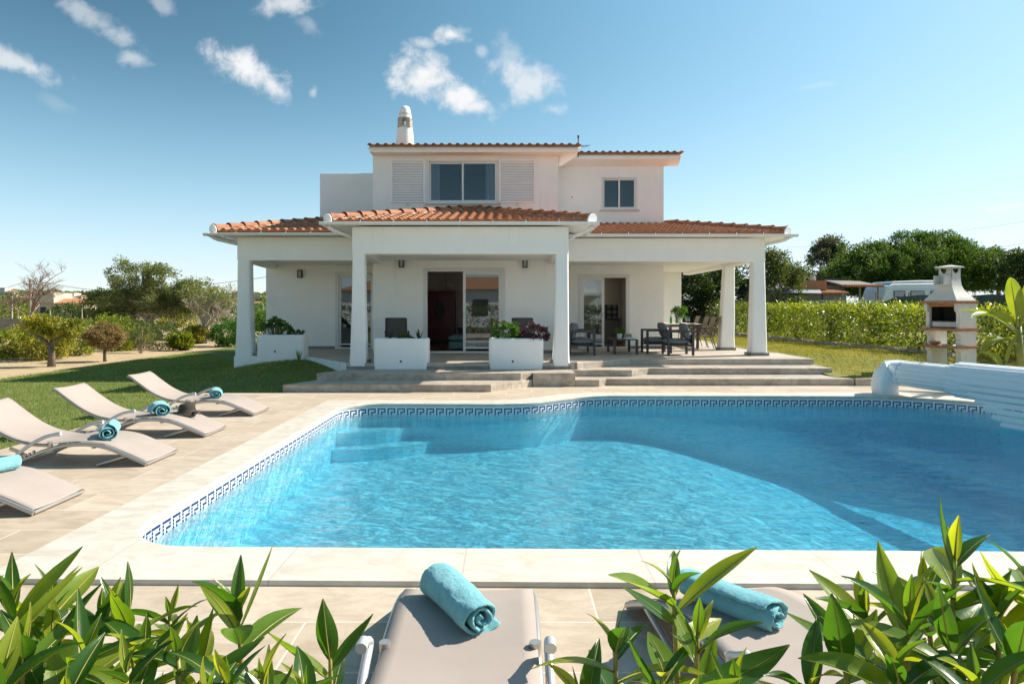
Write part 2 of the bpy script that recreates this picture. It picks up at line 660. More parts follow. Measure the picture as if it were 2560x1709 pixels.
def water_mat():
    m, nt, p, o = newmat('pool_water')
    nt.nodes.remove(p)
    tcn = N(nt, 'ShaderNodeTexCoord')
    mp = N(nt, 'ShaderNodeMapping')
    mp.inputs['Scale'].default_value = (.75, 1.7, 1)
    nt.links.new(tcn.outputs['Object'], mp.inputs[0])
    n1 = noise_node(nt, 7.5, 4, .6, mp.outputs[0], .8)
    n2 = noise_node(nt, 2.4, 3, .55, mp.outputs[0], .6)
    b1 = bump(nt, n2.outputs[0], .75, .16)
    nrm = bump(nt, n1.outputs[0], .65, .055, b1)
    # noise puts a caustic light pattern into the colour of the clear part
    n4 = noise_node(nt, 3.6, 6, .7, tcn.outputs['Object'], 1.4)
    caustic_tint = ramp(nt, n4.outputs[0], [(.34, (.62, .84, .92)), (.50, (.90, .985, 1)), (.66, (1, 1, 1))])
    g = N(nt, 'ShaderNodeBsdfGlossy')
    g.inputs['Roughness'].default_value = .015
    nt.links.new(nrm, g.inputs['Normal'])
    rf = N(nt, 'ShaderNodeBsdfRefraction')
    rf.inputs['Color'].default_value = (.92, .99, 1, 1)
    rf.inputs['Roughness'].default_value = 0
    rf.inputs['IOR'].default_value = 1.14
    nt.links.new(nrm, rf.inputs['Normal'])
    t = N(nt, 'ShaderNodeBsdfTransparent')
    nt.links.new(caustic_tint, t.inputs['Color'])
    m1 = N(nt, 'ShaderNodeMixShader')
    m1.inputs[0].default_value = .22
    nt.links.new(t.outputs[0], m1.inputs[1])
    nt.links.new(rf.outputs[0], m1.inputs[2])
    f = N(nt, 'ShaderNodeFresnel')
    f.inputs['IOR'].default_value = 1.33
    nt.links.new(nrm, f.inputs['Normal'])
    m2 = N(nt, 'ShaderNodeMixShader')
    fm = N(nt, 'ShaderNodeMath', operation='MULTIPLY')
    nt.links.new(f.outputs[0], fm.inputs[0])
    fm.inputs[1].default_value = .75
    nt.links.new(fm.outputs[0], m2.inputs[0])
    nt.links.new(m1.outputs[0], m2.inputs[1])
    nt.links.new(g.outputs[0], m2.inputs[2])
    nt.links.new(m2.outputs[0], o.inputs['Surface'])
    va = N(nt, 'ShaderNodeVolumeAbsorption')
    va.inputs['Color'].default_value = (.12, .80, .97, 1)
    va.inputs['Density'].default_value = .20
    nt.links.new(va.outputs[0], o.inputs['Volume'])
    return m


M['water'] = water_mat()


def mosaic_mat():
    m, nt, p, o = newmat('blue_mosaic')
    tcn = N(nt, 'ShaderNodeTexCoord')
    v = N(nt, 'ShaderNodeTexVoronoi', feature='F1', distance='CHEBYCHEV')
    v.inputs['Scale'].default_value = 36
    v.inputs['Randomness'].default_value = 0
    nt.links.new(tcn.outputs['Object'], v.inputs['Vector'])
    sp = N(nt, 'ShaderNodeSeparateColor')
    nt.links.new(v.outputs['Color'], sp.inputs[0])
    n1 = noise_node(nt, 1.3, 6, .7, tcn.outputs['Object'], .6)
    a = N(nt, 'ShaderNodeMath', operation='MULTIPLY_ADD')
    nt.links.new(sp.outputs[0], a.inputs[0])
    a.inputs[1].default_value = .35
    b_ = N(nt, 'ShaderNodeMath', operation='MULTIPLY_ADD')
    nt.links.new(n1.outputs[0], b_.inputs[0])
    b_.inputs[1].default_value = 1.1
    b_.inputs[2].default_value = -.22
    nt.links.new(b_.outputs[0], a.inputs[2])
    c = ramp(nt, a.outputs[0], [(.2, (.22, .72, .88)), (.5, (.34, .85, .95)), (.85, (.55, .93, .98))])
    nt.links.new(c, p.inputs['Base Color'])
    p.inputs['Roughness'].default_value = .5
    return m


M['mosaic'] = mosaic_mat()
M['bandwhite'] = pmat('white_mosaic', (.74, .80, .83), .35, .04, 30)
M['navytile'] = pmat('navy_tile', (.02, .035, .13), .25, .3, 40)


def tile_mat():
    m, nt, p, o = newmat('clay_tiles')
    tcn = N(nt, 'ShaderNodeTexCoord')
    n1 = noise_node(nt, 3.5, 5, .6, tcn.outputs['Object'])
    n2 = noise_node(nt, 26, 5, .7, tcn.outputs['Object'])
    c = ramp(nt, n1.outputs[0], [(.3, (.30, .105, .045)), (.55, (.42, .165, .07)), (.75, (.50, .24, .11))])
    c = mixc(nt, ramp(nt, n2.outputs[0], [(.52, (0, 0, 0)), (.72, (.7, .7, .7))]), c, (.26, .16, .10))
    nt.links.new(c, p.inputs['Base Color'])
    p.inputs['Roughness'].default_value = .8
    nt.links.new(bump(nt, n2.outputs[0], .4, .01), p.inputs['Normal'])
    return m


M['tile'] = tile_mat()
M['mortar'] = pmat('mortar', (.42, .36, .31), .95, .2, 12, .5, 60)


def ground_mat(name, stops, scale=.6, bs=.6, bscale=30, fine=9, fmix=.4):
    m, nt, p, o = newmat(name)
    tcn = N(nt, 'ShaderNodeTexCoord')
    n1 = noise_node(nt, scale, 7, .65, tcn.outputs['Object'])
    n2 = noise_node(nt, fine, 5, .7, tcn.outputs['Object'])
    c = ramp(nt, n1.outputs[0], stops)
    c = mixc(nt, fmix, c, mixc(nt, 1.0, c, ramp(nt, n2.outputs[0], [(.3, (.45, .45, .45)), (.7, (1.4, 1.4, 1.4))]), 'MULTIPLY'))
    nt.links.new(c, p.inputs['Base Color'])
    p.inputs['Roughness'].default_value = .95
    p.inputs['Specular IOR Level'].default_value = .15
    n3 = noise_node(nt, bscale, 5, .7, tcn.outputs['Object'])
    nt.links.new(bump(nt, n3.outputs[0], bs, .05), p.inputs['Normal'])
    return m


M['lawn_l'] = ground_mat('lawn_soil_green', [(.3, (.11, .15, .04)), (.55, (.15, .18, .05)), (.8, (.23, .20, .09))], .5)
M['lawn_r'] = ground_mat('lawn_soil_dry', [(.3, (.17, .19, .05)), (.55, (.24, .23, .07)), (.8, (.32, .27, .11))], .4)
M['sand'] = ground_mat('dry_sand', [(.3, (.42, .31, .18)), (.6, (.54, .40, .24)), (.8, (.36, .29, .16))], .5)
M['earth'] = ground_mat('far_earth', [(.3, (.10, .10, .04)), (.5, (.18, .15, .08)), (.7, (.24, .19, .11))], .03, .4, 3, .6)
M['hill'] = ground_mat('hill_scrub', [(.3, (.045, .05, .03)), (.5, (.10, .095, .055)), (.7, (.22, .18, .12))], .045, .5, 1.0, .25, .7)

M['lf_fore'] = leafmat('glossy_leaf', [(.15, (.022, .068, .010)), (.5, (.045, .115, .014)), (.85, (.12, .18, .018))], .38, .28, .5)
M['lf_hedge'] = leafmat('hedge_leaf', [(.2, (.07, .12, .015)), (.5, (.16, .22, .025)), (.85, (.36, .36, .06))], .45, .3)
M['lf_pine'] = leafmat('pine_needle', [(.2, (.035, .08, .022)), (.5, (.065, .13, .03)), (.85, (.14, .20, .045))], .3, .6, .2)
M['lf_olive'] = leafmat('olive_leaf', [(.2, (.085, .115, .05)), (.5, (.14, .175, .072)), (.85, (.27, .275, .13))], .38, .6, .25)
M['lf_dark'] = leafmat('dark_leaf', [(.2, (.018, .04, .014)), (.5, (.04, .075, .022)), (.85, (.09, .13, .035))], .25, .5, .3)
M['lf_mid'] = leafmat('mid_leaf', [(.2, (.05, .08, .022)), (.5, (.085, .12, .03)), (.85, (.17, .19, .05))], .3, .5, .3)
M['lf_yellow'] = leafmat('yellow_leaf', [(.2, (.10, .13, .018)), (.5, (.23, .24, .03)), (.85, (.46, .39, .07))], .4, .45)
M['lf_grey'] = leafmat('grey_leaf', [(.2, (.07, .085, .06)), (.5, (.11, .125, .08)), (.85, (.18, .18, .12))], .25, .6)
M['lf_dry'] = leafmat('dry_leaf', [(.2, (.20, .145, .075)), (.5, (.30, .22, .12)), (.85, (.40, .31, .16))], .3, .7)
M['lf_bright'] = leafmat('bright_leaf', [(.2, (.035, .10, .012)), (.5, (.06, .16, .02)), (.85, (.13, .24, .04))], .35, .4)
M['lf_purple'] = leafmat('purple_leaf', [(.2, (.07, .025, .035)), (.5, (.13, .055, .07)), (.85, (.22, .12, .12))], .2, .4, tcol=(1.4, .8, .8))
M['lf_red'] = leafmat('red_petal', [(.2, (.16, .012, .02)), (.8, (.3, .03, .04))], .3, .5, tcol=(1.2, .6, .6))
M['lf_banana'] = leafmat('banana_leaf', [(.2, (.06, .13, .02)), (.5, (.14, .20, .025)), (.85, (.30, .32, .05))], .42, .35)
M['lf_grass_l'] = leafmat('grass_blade', [(.2, (.11, .175, .035)), (.5, (.18, .245, .06)), (.78, (.36, .33, .12))], .38, .6, .2)
M['lf_grass_r'] = leafmat('grass_blade_dry', [(.2, (.14, .17, .03)), (.5, (.25, .25, .055)), (.85, (.40, .33, .12))], .35, .6, .2)
M['stem_green'] = pmat('green_stem', (.20, .22, .04), .5, .25, 10)

# ------------------------------------------------------------------ pool outline
def fillet(cs, seg=10):
    """cs: list of (x, y, r) corners, counter-clockwise; rounded with arcs (quadratic)."""
    out = []
    n = len(cs)
    for i in range(n):
        p0, p, p1 = Vector(cs[i - 1][:2]), Vector(cs[i][:2]), Vector(cs[(i + 1) % n][:2])
        r = cs[i][2]
        a = (p0 - p).normalized()
        b = (p1 - p).normalized()
        if r <= 0:
            out.append((p.x, p.y))
            continue
        A, B = p + a * r, p + b * r
        for k in range(seg + 1):
            t = k / seg
            w = .82
            q = A * (1 - t) ** 2 + p * (2 * t * (1 - t) * w) + B * t * t
            den = (1 - t) ** 2 + 2 * t * (1 - t) * w + t * t
            q = q / den
            out.append((q.x, q.y))
    return out


POOL = fillet([(-2.76, 4.66, .62), (9.0, 4.46, .8), (9.0, 10.4, 1.0), (8.15, 12.72, 1.9), (1.52, 12.78, .45), (.25, 11.66, .5), (-2.78, 11.72, .75)])
COPO = fillet([(-3.17, 4.10, .02), (9.5, 3.90, .05), (9.5, 10.6, .8), (8.6, 13.16, 1.9), (1.32, 13.22, .4), (.05, 12.10, .4), (-3.19, 12.14, .12)], 6)


def ring_sheet(outer, inner, z):
    pts = [Vector((x, y, 0)) for x, y in outer] + [Vector((x, y, 0)) for x, y in inner]
    tris = tessellate_polygon([[Vector((x, y, 0)) for x, y in outer], [Vector((x, y, 0)) for x, y in inner]])
    out = []
    for a, b, c in tris:
        cr = (pts[b].x - pts[a].x) * (pts[c].y - pts[a].y) - (pts[b].y - pts[a].y) * (pts[c].x - pts[a].x)
        out.append((a, b, c) if cr > 0 else (a, c, b))
    return [(p.x, p.y, z) for p in pts], out


# ground round the site, out to the horizon
m = MB()
m.v, m.f = ring_sheet([(-2500, -2500), (2500, -2500), (2500, 2500), (-2500, 2500)], [(-34, -8), (-34, 64), (42, 64), (42, -8)], -.02)
tag(m.build('ground', M['earth']), kind='structure')

# pool deck
DECK = [(-5.95, -8), (12.5, -8), (12.5, 14.63), (2.3, 14.8), (.7, 15.0), (-4.0, 15.0), (-4.42, 13.40), (-5.95, 13.40)]
m = MB()
m.v, m.f = ring_sheet(DECK, COPO[::-1], 0)
tag(m.build('pool_deck', M['deck']), kind='structure')

# coping: a raised slab with a rounded nose
m = MB()
v, f = ring_sheet(COPO, POOL[::-1], .032)
m.v, m.f = v, f
no = len(COPO)


def skirt_ring(m, ring, zs, offs, ccw=True):
    n = len(ring)
    nr = []
    for i in range(n):
        a, b = Vector(ring[i - 1]), Vector(ring[(i + 1) % n])
        t = (b - a).normalized()
        nr.append(Vector((t.y, -t.x)))
    rings = [[(ring[i][0] + nr[i].x * o, ring[i][1] + nr[i].y * o, z) for i in range(n)] for z, o in zip(zs, offs)]
    m.loft(rings, False, False)


skirt_ring(m, COPO, [-.02, .02, .032], [.004, .004, 0])
skirt_ring(m, POOL[::-1], [.032, .022, .004, -.022], [0, .014, .018, .012])
tag(m.build('pool_coping', M['coping'], smooth=True, angle=40), kind='structure')

# basin: walls, floor that slopes to a deep end, steps in the far corner
WATERZ = -.15
m = MB()
skirt_ring(m, POOL[::-1], [.0, -.02, -1.0, -2.2], [0, 0, 0, 0])


def floor_z(x, y):
    return -.76 - .95 * sst((x - 1.7) / 4.6)


xs = np.linspace(-2.9, 9.2, 50)
ys = np.linspace(4.3, 12.9, 30)
i0 = len(m.v)
for y in ys:
    for x in xs:
        m.v.append((x, y, floor_z(x, y)))
for j in range(len(ys) - 1):
    for i in range(len(xs) - 1):
        a = i0 + j * len(xs) + i
        m.f.append((a, a + 1, a + 1 + len(xs), a + len(xs)))
basin = tag(m.build('pool_basin', M['mosaic']), kind='structure')
m = MB()
for k, (r, z) in enumerate(((.66, -.36), (.90, -.57))):
    poly = [(-2.9, 11.85)] + [(-2.9 + 1.9 * r * math.sin(a), 11.85 - r * 1.25 * math.cos(a)) for a in [math.pi / 2 * q / 10 for q in range(11)]]
    m.prism(poly, -1.0, z)
o = m.build('pool_steps', M['mosaic'], basin)

# white band above the water and the dark key pattern in it
m = MB()
skirt_ring(m, POOL[::-1], [-.005, -.25], [.004, .004])
m.build('tile_band', M['bandwhite'], basin)
KEY = ['#####.', '#...#.', '#.###.', '#.#...']
P = .0278
pl = [Vector(p) for p in POOL] + [Vector(POOL[0])]
dist = [0]
for a, b in zip(pl, pl[1:]):
    dist.append(dist[-1] + (b - a).length)
m = MB()
k = 0
total = dist[-1]
seg = 0
# walked clockwise seen from above, so the key reads the right way round from inside the pool
ncol = int(total / P)
for cidx in range(ncol):
    s = total - cidx * P
    while seg < len(dist) - 2 and dist[len(dist) - 2 - seg] > s - P / 2:
        seg += 1
    q = len(dist) - 2 - seg
    a, b = pl[q], pl[q + 1]
    t = (b - a).normalized()
    nrm = Vector((-t.y, t.x))  # into the pool
    c = a + t * (s - P / 2 - dist[q]) + nrm * .007
    for r in range(4):
        if KEY[r][cidx % 6] == '#':
            z1 = -.052 - r * P
            h = P * .42
            e = t * h
            m.face([(c.x + e.x, c.y + e.y, z1 - 2 * h), (c.x - e.x, c.y - e.y, z1 - 2 * h), (c.x - e.x, c.y - e.y, z1), (c.x + e.x, c.y + e.y, z1)])
m.build('key_pattern', M['navytile'], basin)

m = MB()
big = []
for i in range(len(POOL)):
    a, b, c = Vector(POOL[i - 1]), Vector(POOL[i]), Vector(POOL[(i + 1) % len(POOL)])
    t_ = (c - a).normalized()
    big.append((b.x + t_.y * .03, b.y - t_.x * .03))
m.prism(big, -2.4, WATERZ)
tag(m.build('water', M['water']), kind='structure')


# ------------------------------------------------------------------ lawns and dry ground
def lawn_z(x, y):
    if x < 0:
        z = -.012 + .36 * sst((y - 13.3) / 4.2) * sst((x + 8.3) / 3.0)
        return z + .02 * noise.noise(Vector((x * .5, y * .5, 0)))
    return .135 + .30 * sst((y - 14.6) / 4.5) + .02 * noise.noise(Vector((x * .5, y * .5, 3)))


def sheet(name, mat, x0, x1, y0, y1, step, zf, skip=None):
    nx, ny = max(1, round((x1 - x0) / step)), max(1, round((y1 - y0) / step))
    m = MB()
    for j in range(ny + 1):
        for i in range(nx + 1):
            x, y = x0 + (x1 - x0) * i / nx, y0 + (y1 - y0) * j / ny
            m.v.append((x, y, zf(x, y)))
    for j in range(ny):
        for i in range(nx):
            xc, yc = x0 + (x1 - x0) * (i + .5) / nx, y0 + (y1 - y0) * (j + .5) / ny
            if skip and skip(xc, yc):
                continue
            a = j * (nx + 1) + i
            m.f.append((a, a + 1, a + nx + 2, a + nx + 1))
    return tag(m.build(name, mat, smooth=True, angle=180), kind='structure')


sheet('lawn_west', M['lawn_l'], -12.0, -3.2, -8, 40, .4, lawn_z, lambda x, y: (x > -6.0 and y < 13.2) or (x > -5.0 and y > 17.6))
sheet('lawn_east', M['lawn_r'], 7.2, 42, 14.66, 64, .6, lawn_z)
sheet('dry_ground', M['sand'], -34, -12.0, -8, 64, .5, lambda x, y: -.012 + .06 * noise.noise(Vector((x * .35, y * .35, 9))) * sst((-12.0 - x) / 1.0))
sheet('yard_ground', M['earth'], -12.0, 7.2, 40, 64, 2, lambda x, y: -.015)

rng = np.random.default_rng(7)


def grass(name, mat, n, area, zf, h, w):
    x = rng.uniform(area[0], area[1], n)
    y = rng.uniform(area[2], area[3], n)
    ok = np.array([area[4](a, b) for a, b in zip(x, y)])
    x, y = x[ok], y[ok]
    n = len(x)
    z = np.array([zf(a, b) for a, b in zip(x, y)]) - .005
    ang = rng.uniform(0, 6.283, n)
    hh = h * rng.uniform(.5, 1.3, n)
    ww = w * rng.uniform(.7, 1.3, n)
    lx, ly = rng.normal(0, .45, n) * hh, rng.normal(0, .45, n) * hh
    V = np.zeros((n, 3, 3))
    V[:, 0] = np.stack([x - np.cos(ang) * ww, y - np.sin(ang) * ww, z], 1)
    V[:, 1] = np.stack([x + np.cos(ang) * ww, y + np.sin(ang) * ww, z], 1)
    V[:, 2] = np.stack([x + lx, y + ly, z + hh], 1)
    return tag(npmesh(name, V.reshape(-1, 3), np.arange(3 * n).reshape(-1, 3), mat), kind='stuff')


STEPL = [(-4.47, 13.55), (-4.05, 14.44), (-3.62, 15.35)]


def west_ok(x, y):
    if x > -5.97 and y < 13.44:
        return False
    if y > 13.5 and x > -4.5 + (y - 13.55) * .46 - .02:
        return False
    if y > 15.3 and x > -3.62 - (y - 15.35) * .78:
        return False
    return not (x > -7.0 and y > 17.45)


grass('grass_west', M['lf_grass_l'], 120000, (-12.1, -3.4, 5.5, 30, west_ok), lawn_z, .045, .006)
grass('grass_east', M['lf_grass_r'], 90000, (7.55, 14.5, 14.75, 30, lambda x, y: True), lawn_z, .045, .007)

# ------------------------------------------------------------------ terrace and steps
TZ = .43
m = MB()
m.prism([(-3.62, 15.34), (1.42, 15.34), (1.57, 15.36), (2.96, 16.62), (7.45, 16.62), (7.45, 27), (-7.3, 27), (-6.95, 17.62), (-5.2, 17.62)], -.1, TZ)
tag(m.build('terrace_floor', M['terrace'], bevel=.006), kind='structure')
# west flight, two wide treads
m = MB()
m.prism([(-4.47, 13.55), (-.34, 13.55), (.50, 14.46), (.9, 15.33), (-3.63, 15.33)], -.05, .142)
m.prism([(-4.05, 14.44), (.27, 14.44), (.72, 14.90), (.9, 15.33), (-3.63, 15.33)], .1, .287)
# corner block between the two flights
m.prism([(.53, 14.47), (1.43, 14.47), (1.43, 15.36), (.62, 15.33)], -.05, .290)
# east flight, three treads that turn the corner
m.prism([(1.432, 14.48), (1.94, 14.48), (2.12, 14.68), (7.45, 14.68), (7.45, 16.61), (1.432, 16.61)], -.05, .143)
m.prism([(1.432, 15.20), (2.76, 15.20), (3.23, 15.67), (7.451, 15.67), (7.451, 16.612), (1.432, 16.612)], .1, .286)
m.prism([(7.46, 14.64), (12.5, 14.64), (12.5, 14.76), (7.46, 14.76)], -.05, .150)
tag(m.build('steps', M['step'], bevel=.006), kind='structure')

# ------------------------------------------------------------------ the villa
villa = thing('villa', 'white two storey villa with terracotta tiled roofs and a pillared porch', 'house', (0, 0, 0))


def wall(m, x0, x1, z0, z1, y, th, ops=(), axis='x'):
    """front face at y, thickness th going back; openings (a0, a1, z0, z1). axis 'y': the wall runs along y at x=y."""
    X = sorted({x0, x1, *[a for o in ops for a in o[:2]]})
    Z = sorted({z0, z1, *[a for o in ops for a in o[2:]]})

    def hole(a, b):
        if a < x0 or a > x1 or b < z0 or b > z1:
            return True
        return any(o[0] < a < o[1] and o[2] < b < o[3] for o in ops)

    def P(a, d, b):
        return (a, y + d, b) if axis == 'x' else (y + d, a, b)
    for i in range(len(X) - 1):
        for j in range(len(Z) - 1):
            xa, xb, za, zb = X[i], X[i + 1], Z[j], Z[j + 1]
            xc, zc = (xa + xb) / 2, (za + zb) / 2
            if hole(xc, zc):
                continue
            m.face([P(xa, 0, za), P(xb, 0, za), P(xb, 0, zb), P(xa, 0, zb)])
            m.face([P(xb, th, za), P(xa, th, za), P(xa, th, zb), P(xb, th, zb)])
            if hole(xa - 1e-4, zc):
                m.face([P(xa, th, za), P(xa, 0, za), P(xa, 0, zb), P(xa, th, zb)])
            if hole(xb + 1e-4, zc):
                m.face([P(xb, 0, za), P(xb, th, za), P(xb, th, zb), P(xb, 0, zb)])
            if hole(xc, zb + 1e-4):
                m.face([P(xa, 0, zb), P(xb, 0, zb), P(xb, th, zb), P(xa, th, zb)])
            if hole(xc, za - 1e-4):
                m.face([P(xa, th, za), P(xb, th, za), P(xb, 0, za), P(xa, 0, za)])


CD = (-2.28, -.12, .432, 2.73)      # middle door
LD = (-5.22, -4.05, .432, 2.71)     # west door
RD = (2.21, 3.69, .432, 2.66)       # east door
UW = (-2.22, -.26, 4.55, 5.74)      # upper middle window
UR = (2.88, 3.98, 4.69, 5.70)       # upper east window
m = MB()
wall(m, -3.72, 1.39, .2, 5.98, 18.8, .25, [CD, UW])
m.build('wall', M['plaster'], villa)
m = MB()
wall(m, 18.8 + .25, 27, .2, 5.9, -3.72, .22, axis='y')
m.build('wall', M['plaster'], villa)
m = MB()
wall(m, 18.8 + .25, 21.0, .2, 5.9, 1.17, .22, axis='y')
m.build('wall', M['plaster'], villa)
m = MB()
wall(m, -7.37, -3.725, .2, 3.55, 20.8, .25, [LD])
m.build('wall', M['plaster'], villa)
m = MB()
wall(m, 21.05, 27, -.1, 3.55, -7.37, .25, axis='y')
m.build('wall', M['plaster'], villa)
m = MB()
m.box(-5.76, -3.73, 20.9, 25, 3.6, 5.80)
m.build('parapet_wall', M['plaster'], villa, bevel=.02)
m = MB()
wall(m, 1.395, 4.79, .2, 6.25, 21.0, .25, [RD, UR])
m.build('wall', M['plaster'], villa)
m = MB()
wall(m, 21.25, 25.0, .2, 6.25, 4.54, .25, [(22.0, 23.8, .9, 2.5)], axis='y')  # unseen side opening, added to brighten the kitchen
m.build('wall', M['plaster'], villa)
m = MB()
wall(m, 4.795, 6.35, .2, 3.5, 25.0, .22, [(5.02, 5.42, 1.0, 2.6)])
m.build('wall', M['plaster'], villa)
m = MB()
wall(m, -7.37, 6.35, .2, 3.5, 27.0, .2, [(-.3, 1.3, .5, 2.9)])  # unseen rear opening, added to bring daylight through to the living room
m.build('wall', M['plaster'], villa)
m = MB()
m.box(5.0, 5.03, 24.95, 25.0, .98, 2.62)
m.box(5.41, 5.44, 24.95, 25.0, .98, 2.62)
m.box(5.03, 5.41, 24.95, 25.0, 2.58, 2.62)
wd = m.build('window', M['alu'], villa)
m = MB()
m.box(5.03, 5.41, 25.05, 25.06, 1.0, 2.6)
m.build('pane', M['glass'], wd)
# little vent and cable marks on the upper wall
m = MB()
m.box(1.96, 1.985, 20.98, 21.0, 5.06, 5.10)
m.build('wall_hook', M['dark_metal'], villa)

# porch ceilings, beams and pillars
m = MB()
m.box(-3.45, 1.30, 15.62, 18.79, 2.98, 3.05)
m.build('porch_ceiling', M['plaster'], villa)
m = MB()
m.prism([(-6.75, 17.80), (-3.74, 17.80), (-3.74, 20.79), (-7.15, 20.79)], 2.98, 3.05)
m.build('porch_ceiling', M['plaster'], villa)
m = MB()
m.box(1.40, 6.45, 18.05, 20.99, 2.98, 3.05)
m.box(4.80, 6.45, 21.0, 24.99, 2.98, 3.05)
m.build('porch_ceiling', M['plaster'], villa)


def beam(pts, z0=2.88, z1=3.5):
    mm = MB()
    mm.prism(pts, z0, z1)
    return mm.build('beam', M['plaster'], villa, bevel=.035, seg=3)


beam([(-3.51, 15.34), (1.37, 15.34), (1.37, 15.66), (-3.51, 15.66)])
beam([(-3.51, 15.67), (-3.22, 15.67), (-3.45, 18.79), (-3.71, 18.79)])
beam([(1.08, 15.67), (1.37, 15.67), (1.37, 18.79), (1.08, 18.79)])
beam([(-6.95, 17.5), (-3.73, 17.5), (-3.73, 17.82), (-6.95, 17.82)])
beam([(-6.95, 17.83), (-6.62, 17.83), (-7.05, 20.79), (-7.37, 20.79)])
beam([(1.40, 17.8), (6.72, 17.8), (6.72, 18.12), (1.40, 18.12)])
beam([(6.40, 18.13), (6.72, 18.13), (6.72, 24.99), (6.40, 24.99)])


def rsq(x0, x1, y0, y1, z, r=.05, n=4):
    pts = []
    for (cx, cy, a0) in ((x1 - r, y0 + r, -90), (x1 - r, y1 - r, 0), (x0 + r, y1 - r, 90), (x0 + r, y0 + r, 180)):
        for k in range(n + 1):
            a = R(a0 + 90 * k / n)
            pts.append((cx + r * math.cos(a), cy + r * math.sin(a), z))
    return pts


def pillar(secs, parent=villa):
    mm = MB()
    mm.loft([rsq(*s_[1:5], s_[0], .055) for s_ in secs])
    return mm.build('pillar', M['plaster'], parent, smooth=True, angle=50)


pillar([(.30, -3.58, -3.18, 15.335, 15.70), (.7, -3.555, -3.20, 15.34, 15.69), (1.4, -3.53, -3.215, 15.345, 15.67), (2.2, -3.515, -3.23, 15.35, 15.655), (2.89, -3.505, -3.235, 15.35, 15.65)])
pillar([(.30, 1.0, 1.395, 15.335, 15.70), (.7, 1.025, 1.38, 15.34, 15.69), (1.4, 1.05, 1.375, 15.345, 15.67), (2.2, 1.07, 1.368, 15.35, 15.655), (2.89, 1.08, 1.366, 15.35, 15.65)])
pillar([(.0, -7.03, -6.55, 17.45, 17.90), (.5, -6.99, -6.57, 17.46, 17.88), (1.2, -6.965, -6.60, 17.48, 17.85), (2.0, -6.955, -6.62, 17.5, 17.83), (2.89, -6.945, -6.63, 17.505, 17.815)])
pillar([(TZ, 6.335, 6.75, 17.73, 18.16), (.8, 6.35, 6.745, 17.74, 18.15), (1.5, 6.37, 6.735, 17.77, 18.13), (2.89, 6.405, 6.715, 17.805, 18.115)])
pillar([(TZ, 6.26, 6.70, 20.1, 20.52), (.8, 6.28, 6.69, 20.12, 20.5), (1.5, 6.33, 6.71, 20.15, 20.47), (2.89, 6.405, 6.715, 20.17, 20.45)])
boxes_ = []
for a in ((6.295, 6.78, 17.705, 18.185, TZ), (6.245, 6.715, 20.085, 20.535, TZ), (-3.19, -3.15, 15.37, 15.73, TZ), (.955, .99, 15.37, 15.73, TZ)):
    boxes_.append((a[0], a[1], a[2], a[3], a[4], a[4] + .075))
boxes_.append((1.415, 1.56, 15.35, 15.7, .29, .445))
boxes_.append((-3.62, 1.41, 15.325, 15.335, .288, .36))
boxes_.append((-3.70, -2.34, 18.785, 18.798, TZ, TZ + .08))
boxes_.append((-.06, 1.38, 18.785, 18.798, TZ, TZ + .08))
boxes_.append((-7.3, -5.27, 20.785, 20.798, TZ, TZ + .08))
boxes_.append((1.41, 2.15, 20.985, 20.998, TZ, TZ + .08))
boxes_.append((3.75, 4.79, 20.985, 20.998, TZ, TZ + .08))
boxes_.append((-6.57, -6.40, 17.55, 17.60, TZ, TZ + .07))
for a in boxes_:
    m = MB()
    m.box(*a)
    m.build('skirting', M['skirt'], villa)
# low plinth wall under the west bay, and the pale tiled edge of its terrace
m = MB()
m.box(-7.02, -5.23, 17.47, 17.63, -.1, .435)
m.build('plinth', M['plaster'], villa, bevel=.02)
m = MB()
for k in range(7):
    a, b = Vector((-5.23, 17.57)), Vector((-3.63, 15.37))
    p, q = a.lerp(b, k / 7 + .004), a.lerp(b, (k + 1) / 7 - .004)
    nx = Vector((-.81, -.59)) * .012
    m.prism([(p.x + nx.x, p.y + nx.y), (q.x + nx.x, q.y + nx.y), (q.x - nx.x, q.y - nx.y), (p.x - nx.x, p.y - nx.y)], 0, .432)
m.build('terrace_edging', M['bandwhite'], villa)


# sliding doors: frame, glazed leaf with its pane
def frame_rect(m, x0, x1, z0, z1, y0, y1, w, bottom=True):
    m.box(x0, x0 + w, y0, y1, z0, z1)
    m.box(x1 - w, x1, y0, y1, z0, z1)
    m.box(x0 + w, x1 - w, y0, y1, z1 - w, z1)
    if bottom:
        m.box(x0 + w, x1 - w, y0, y1, z0, z0 + w * .9)


def sliding_door(op, y, leaf0, leaf1, handle_x):
    mm = MB()
    frame_rect(mm, op[0] + .002, op[1] - .002, op[2], op[3] - .002, y - .015, y + .16, .055)
    frame_rect(mm, op[0] - .05, op[1] + .05, op[2] - .005, op[3] + .05, y - .018, y - .001, .045, False)
    fr = mm.build('door_frame', M['alu'], villa, bevel=.004)
    mm = MB()
    frame_rect(mm, leaf0, leaf1, op[2] + .05, op[3] - .057, y + .03, y + .075, .075)
    mm.box(leaf0 + .075, leaf1 - .075, y + .03, y + .075, op[2] + .05, op[2] + .16)
    lf = mm.build('sliding_door', M['alu'], villa, bevel=.004)
    mm = MB()
    mm.box(leaf0 + .07, leaf1 - .07, y + .05, y + .06, op[2] + .155, op[3] - .125)
    mm.build('pane', M['glass'], lf)
    mm = MB()
    mm.box(handle_x, handle_x + .025, y + .012, y + .03, op[2] + .95, op[2] + 1.12)
    mm.build('handle', M['steel'], lf, bevel=.004)
    return fr


sliding_door(CD, 18.8, -1.24, -.18, -1.215)
sliding_door(RD, 21.0, 2.265, 2.97, 2.92)
sliding_door(LD, 20.8, -5.165, -4.11, -5.14)


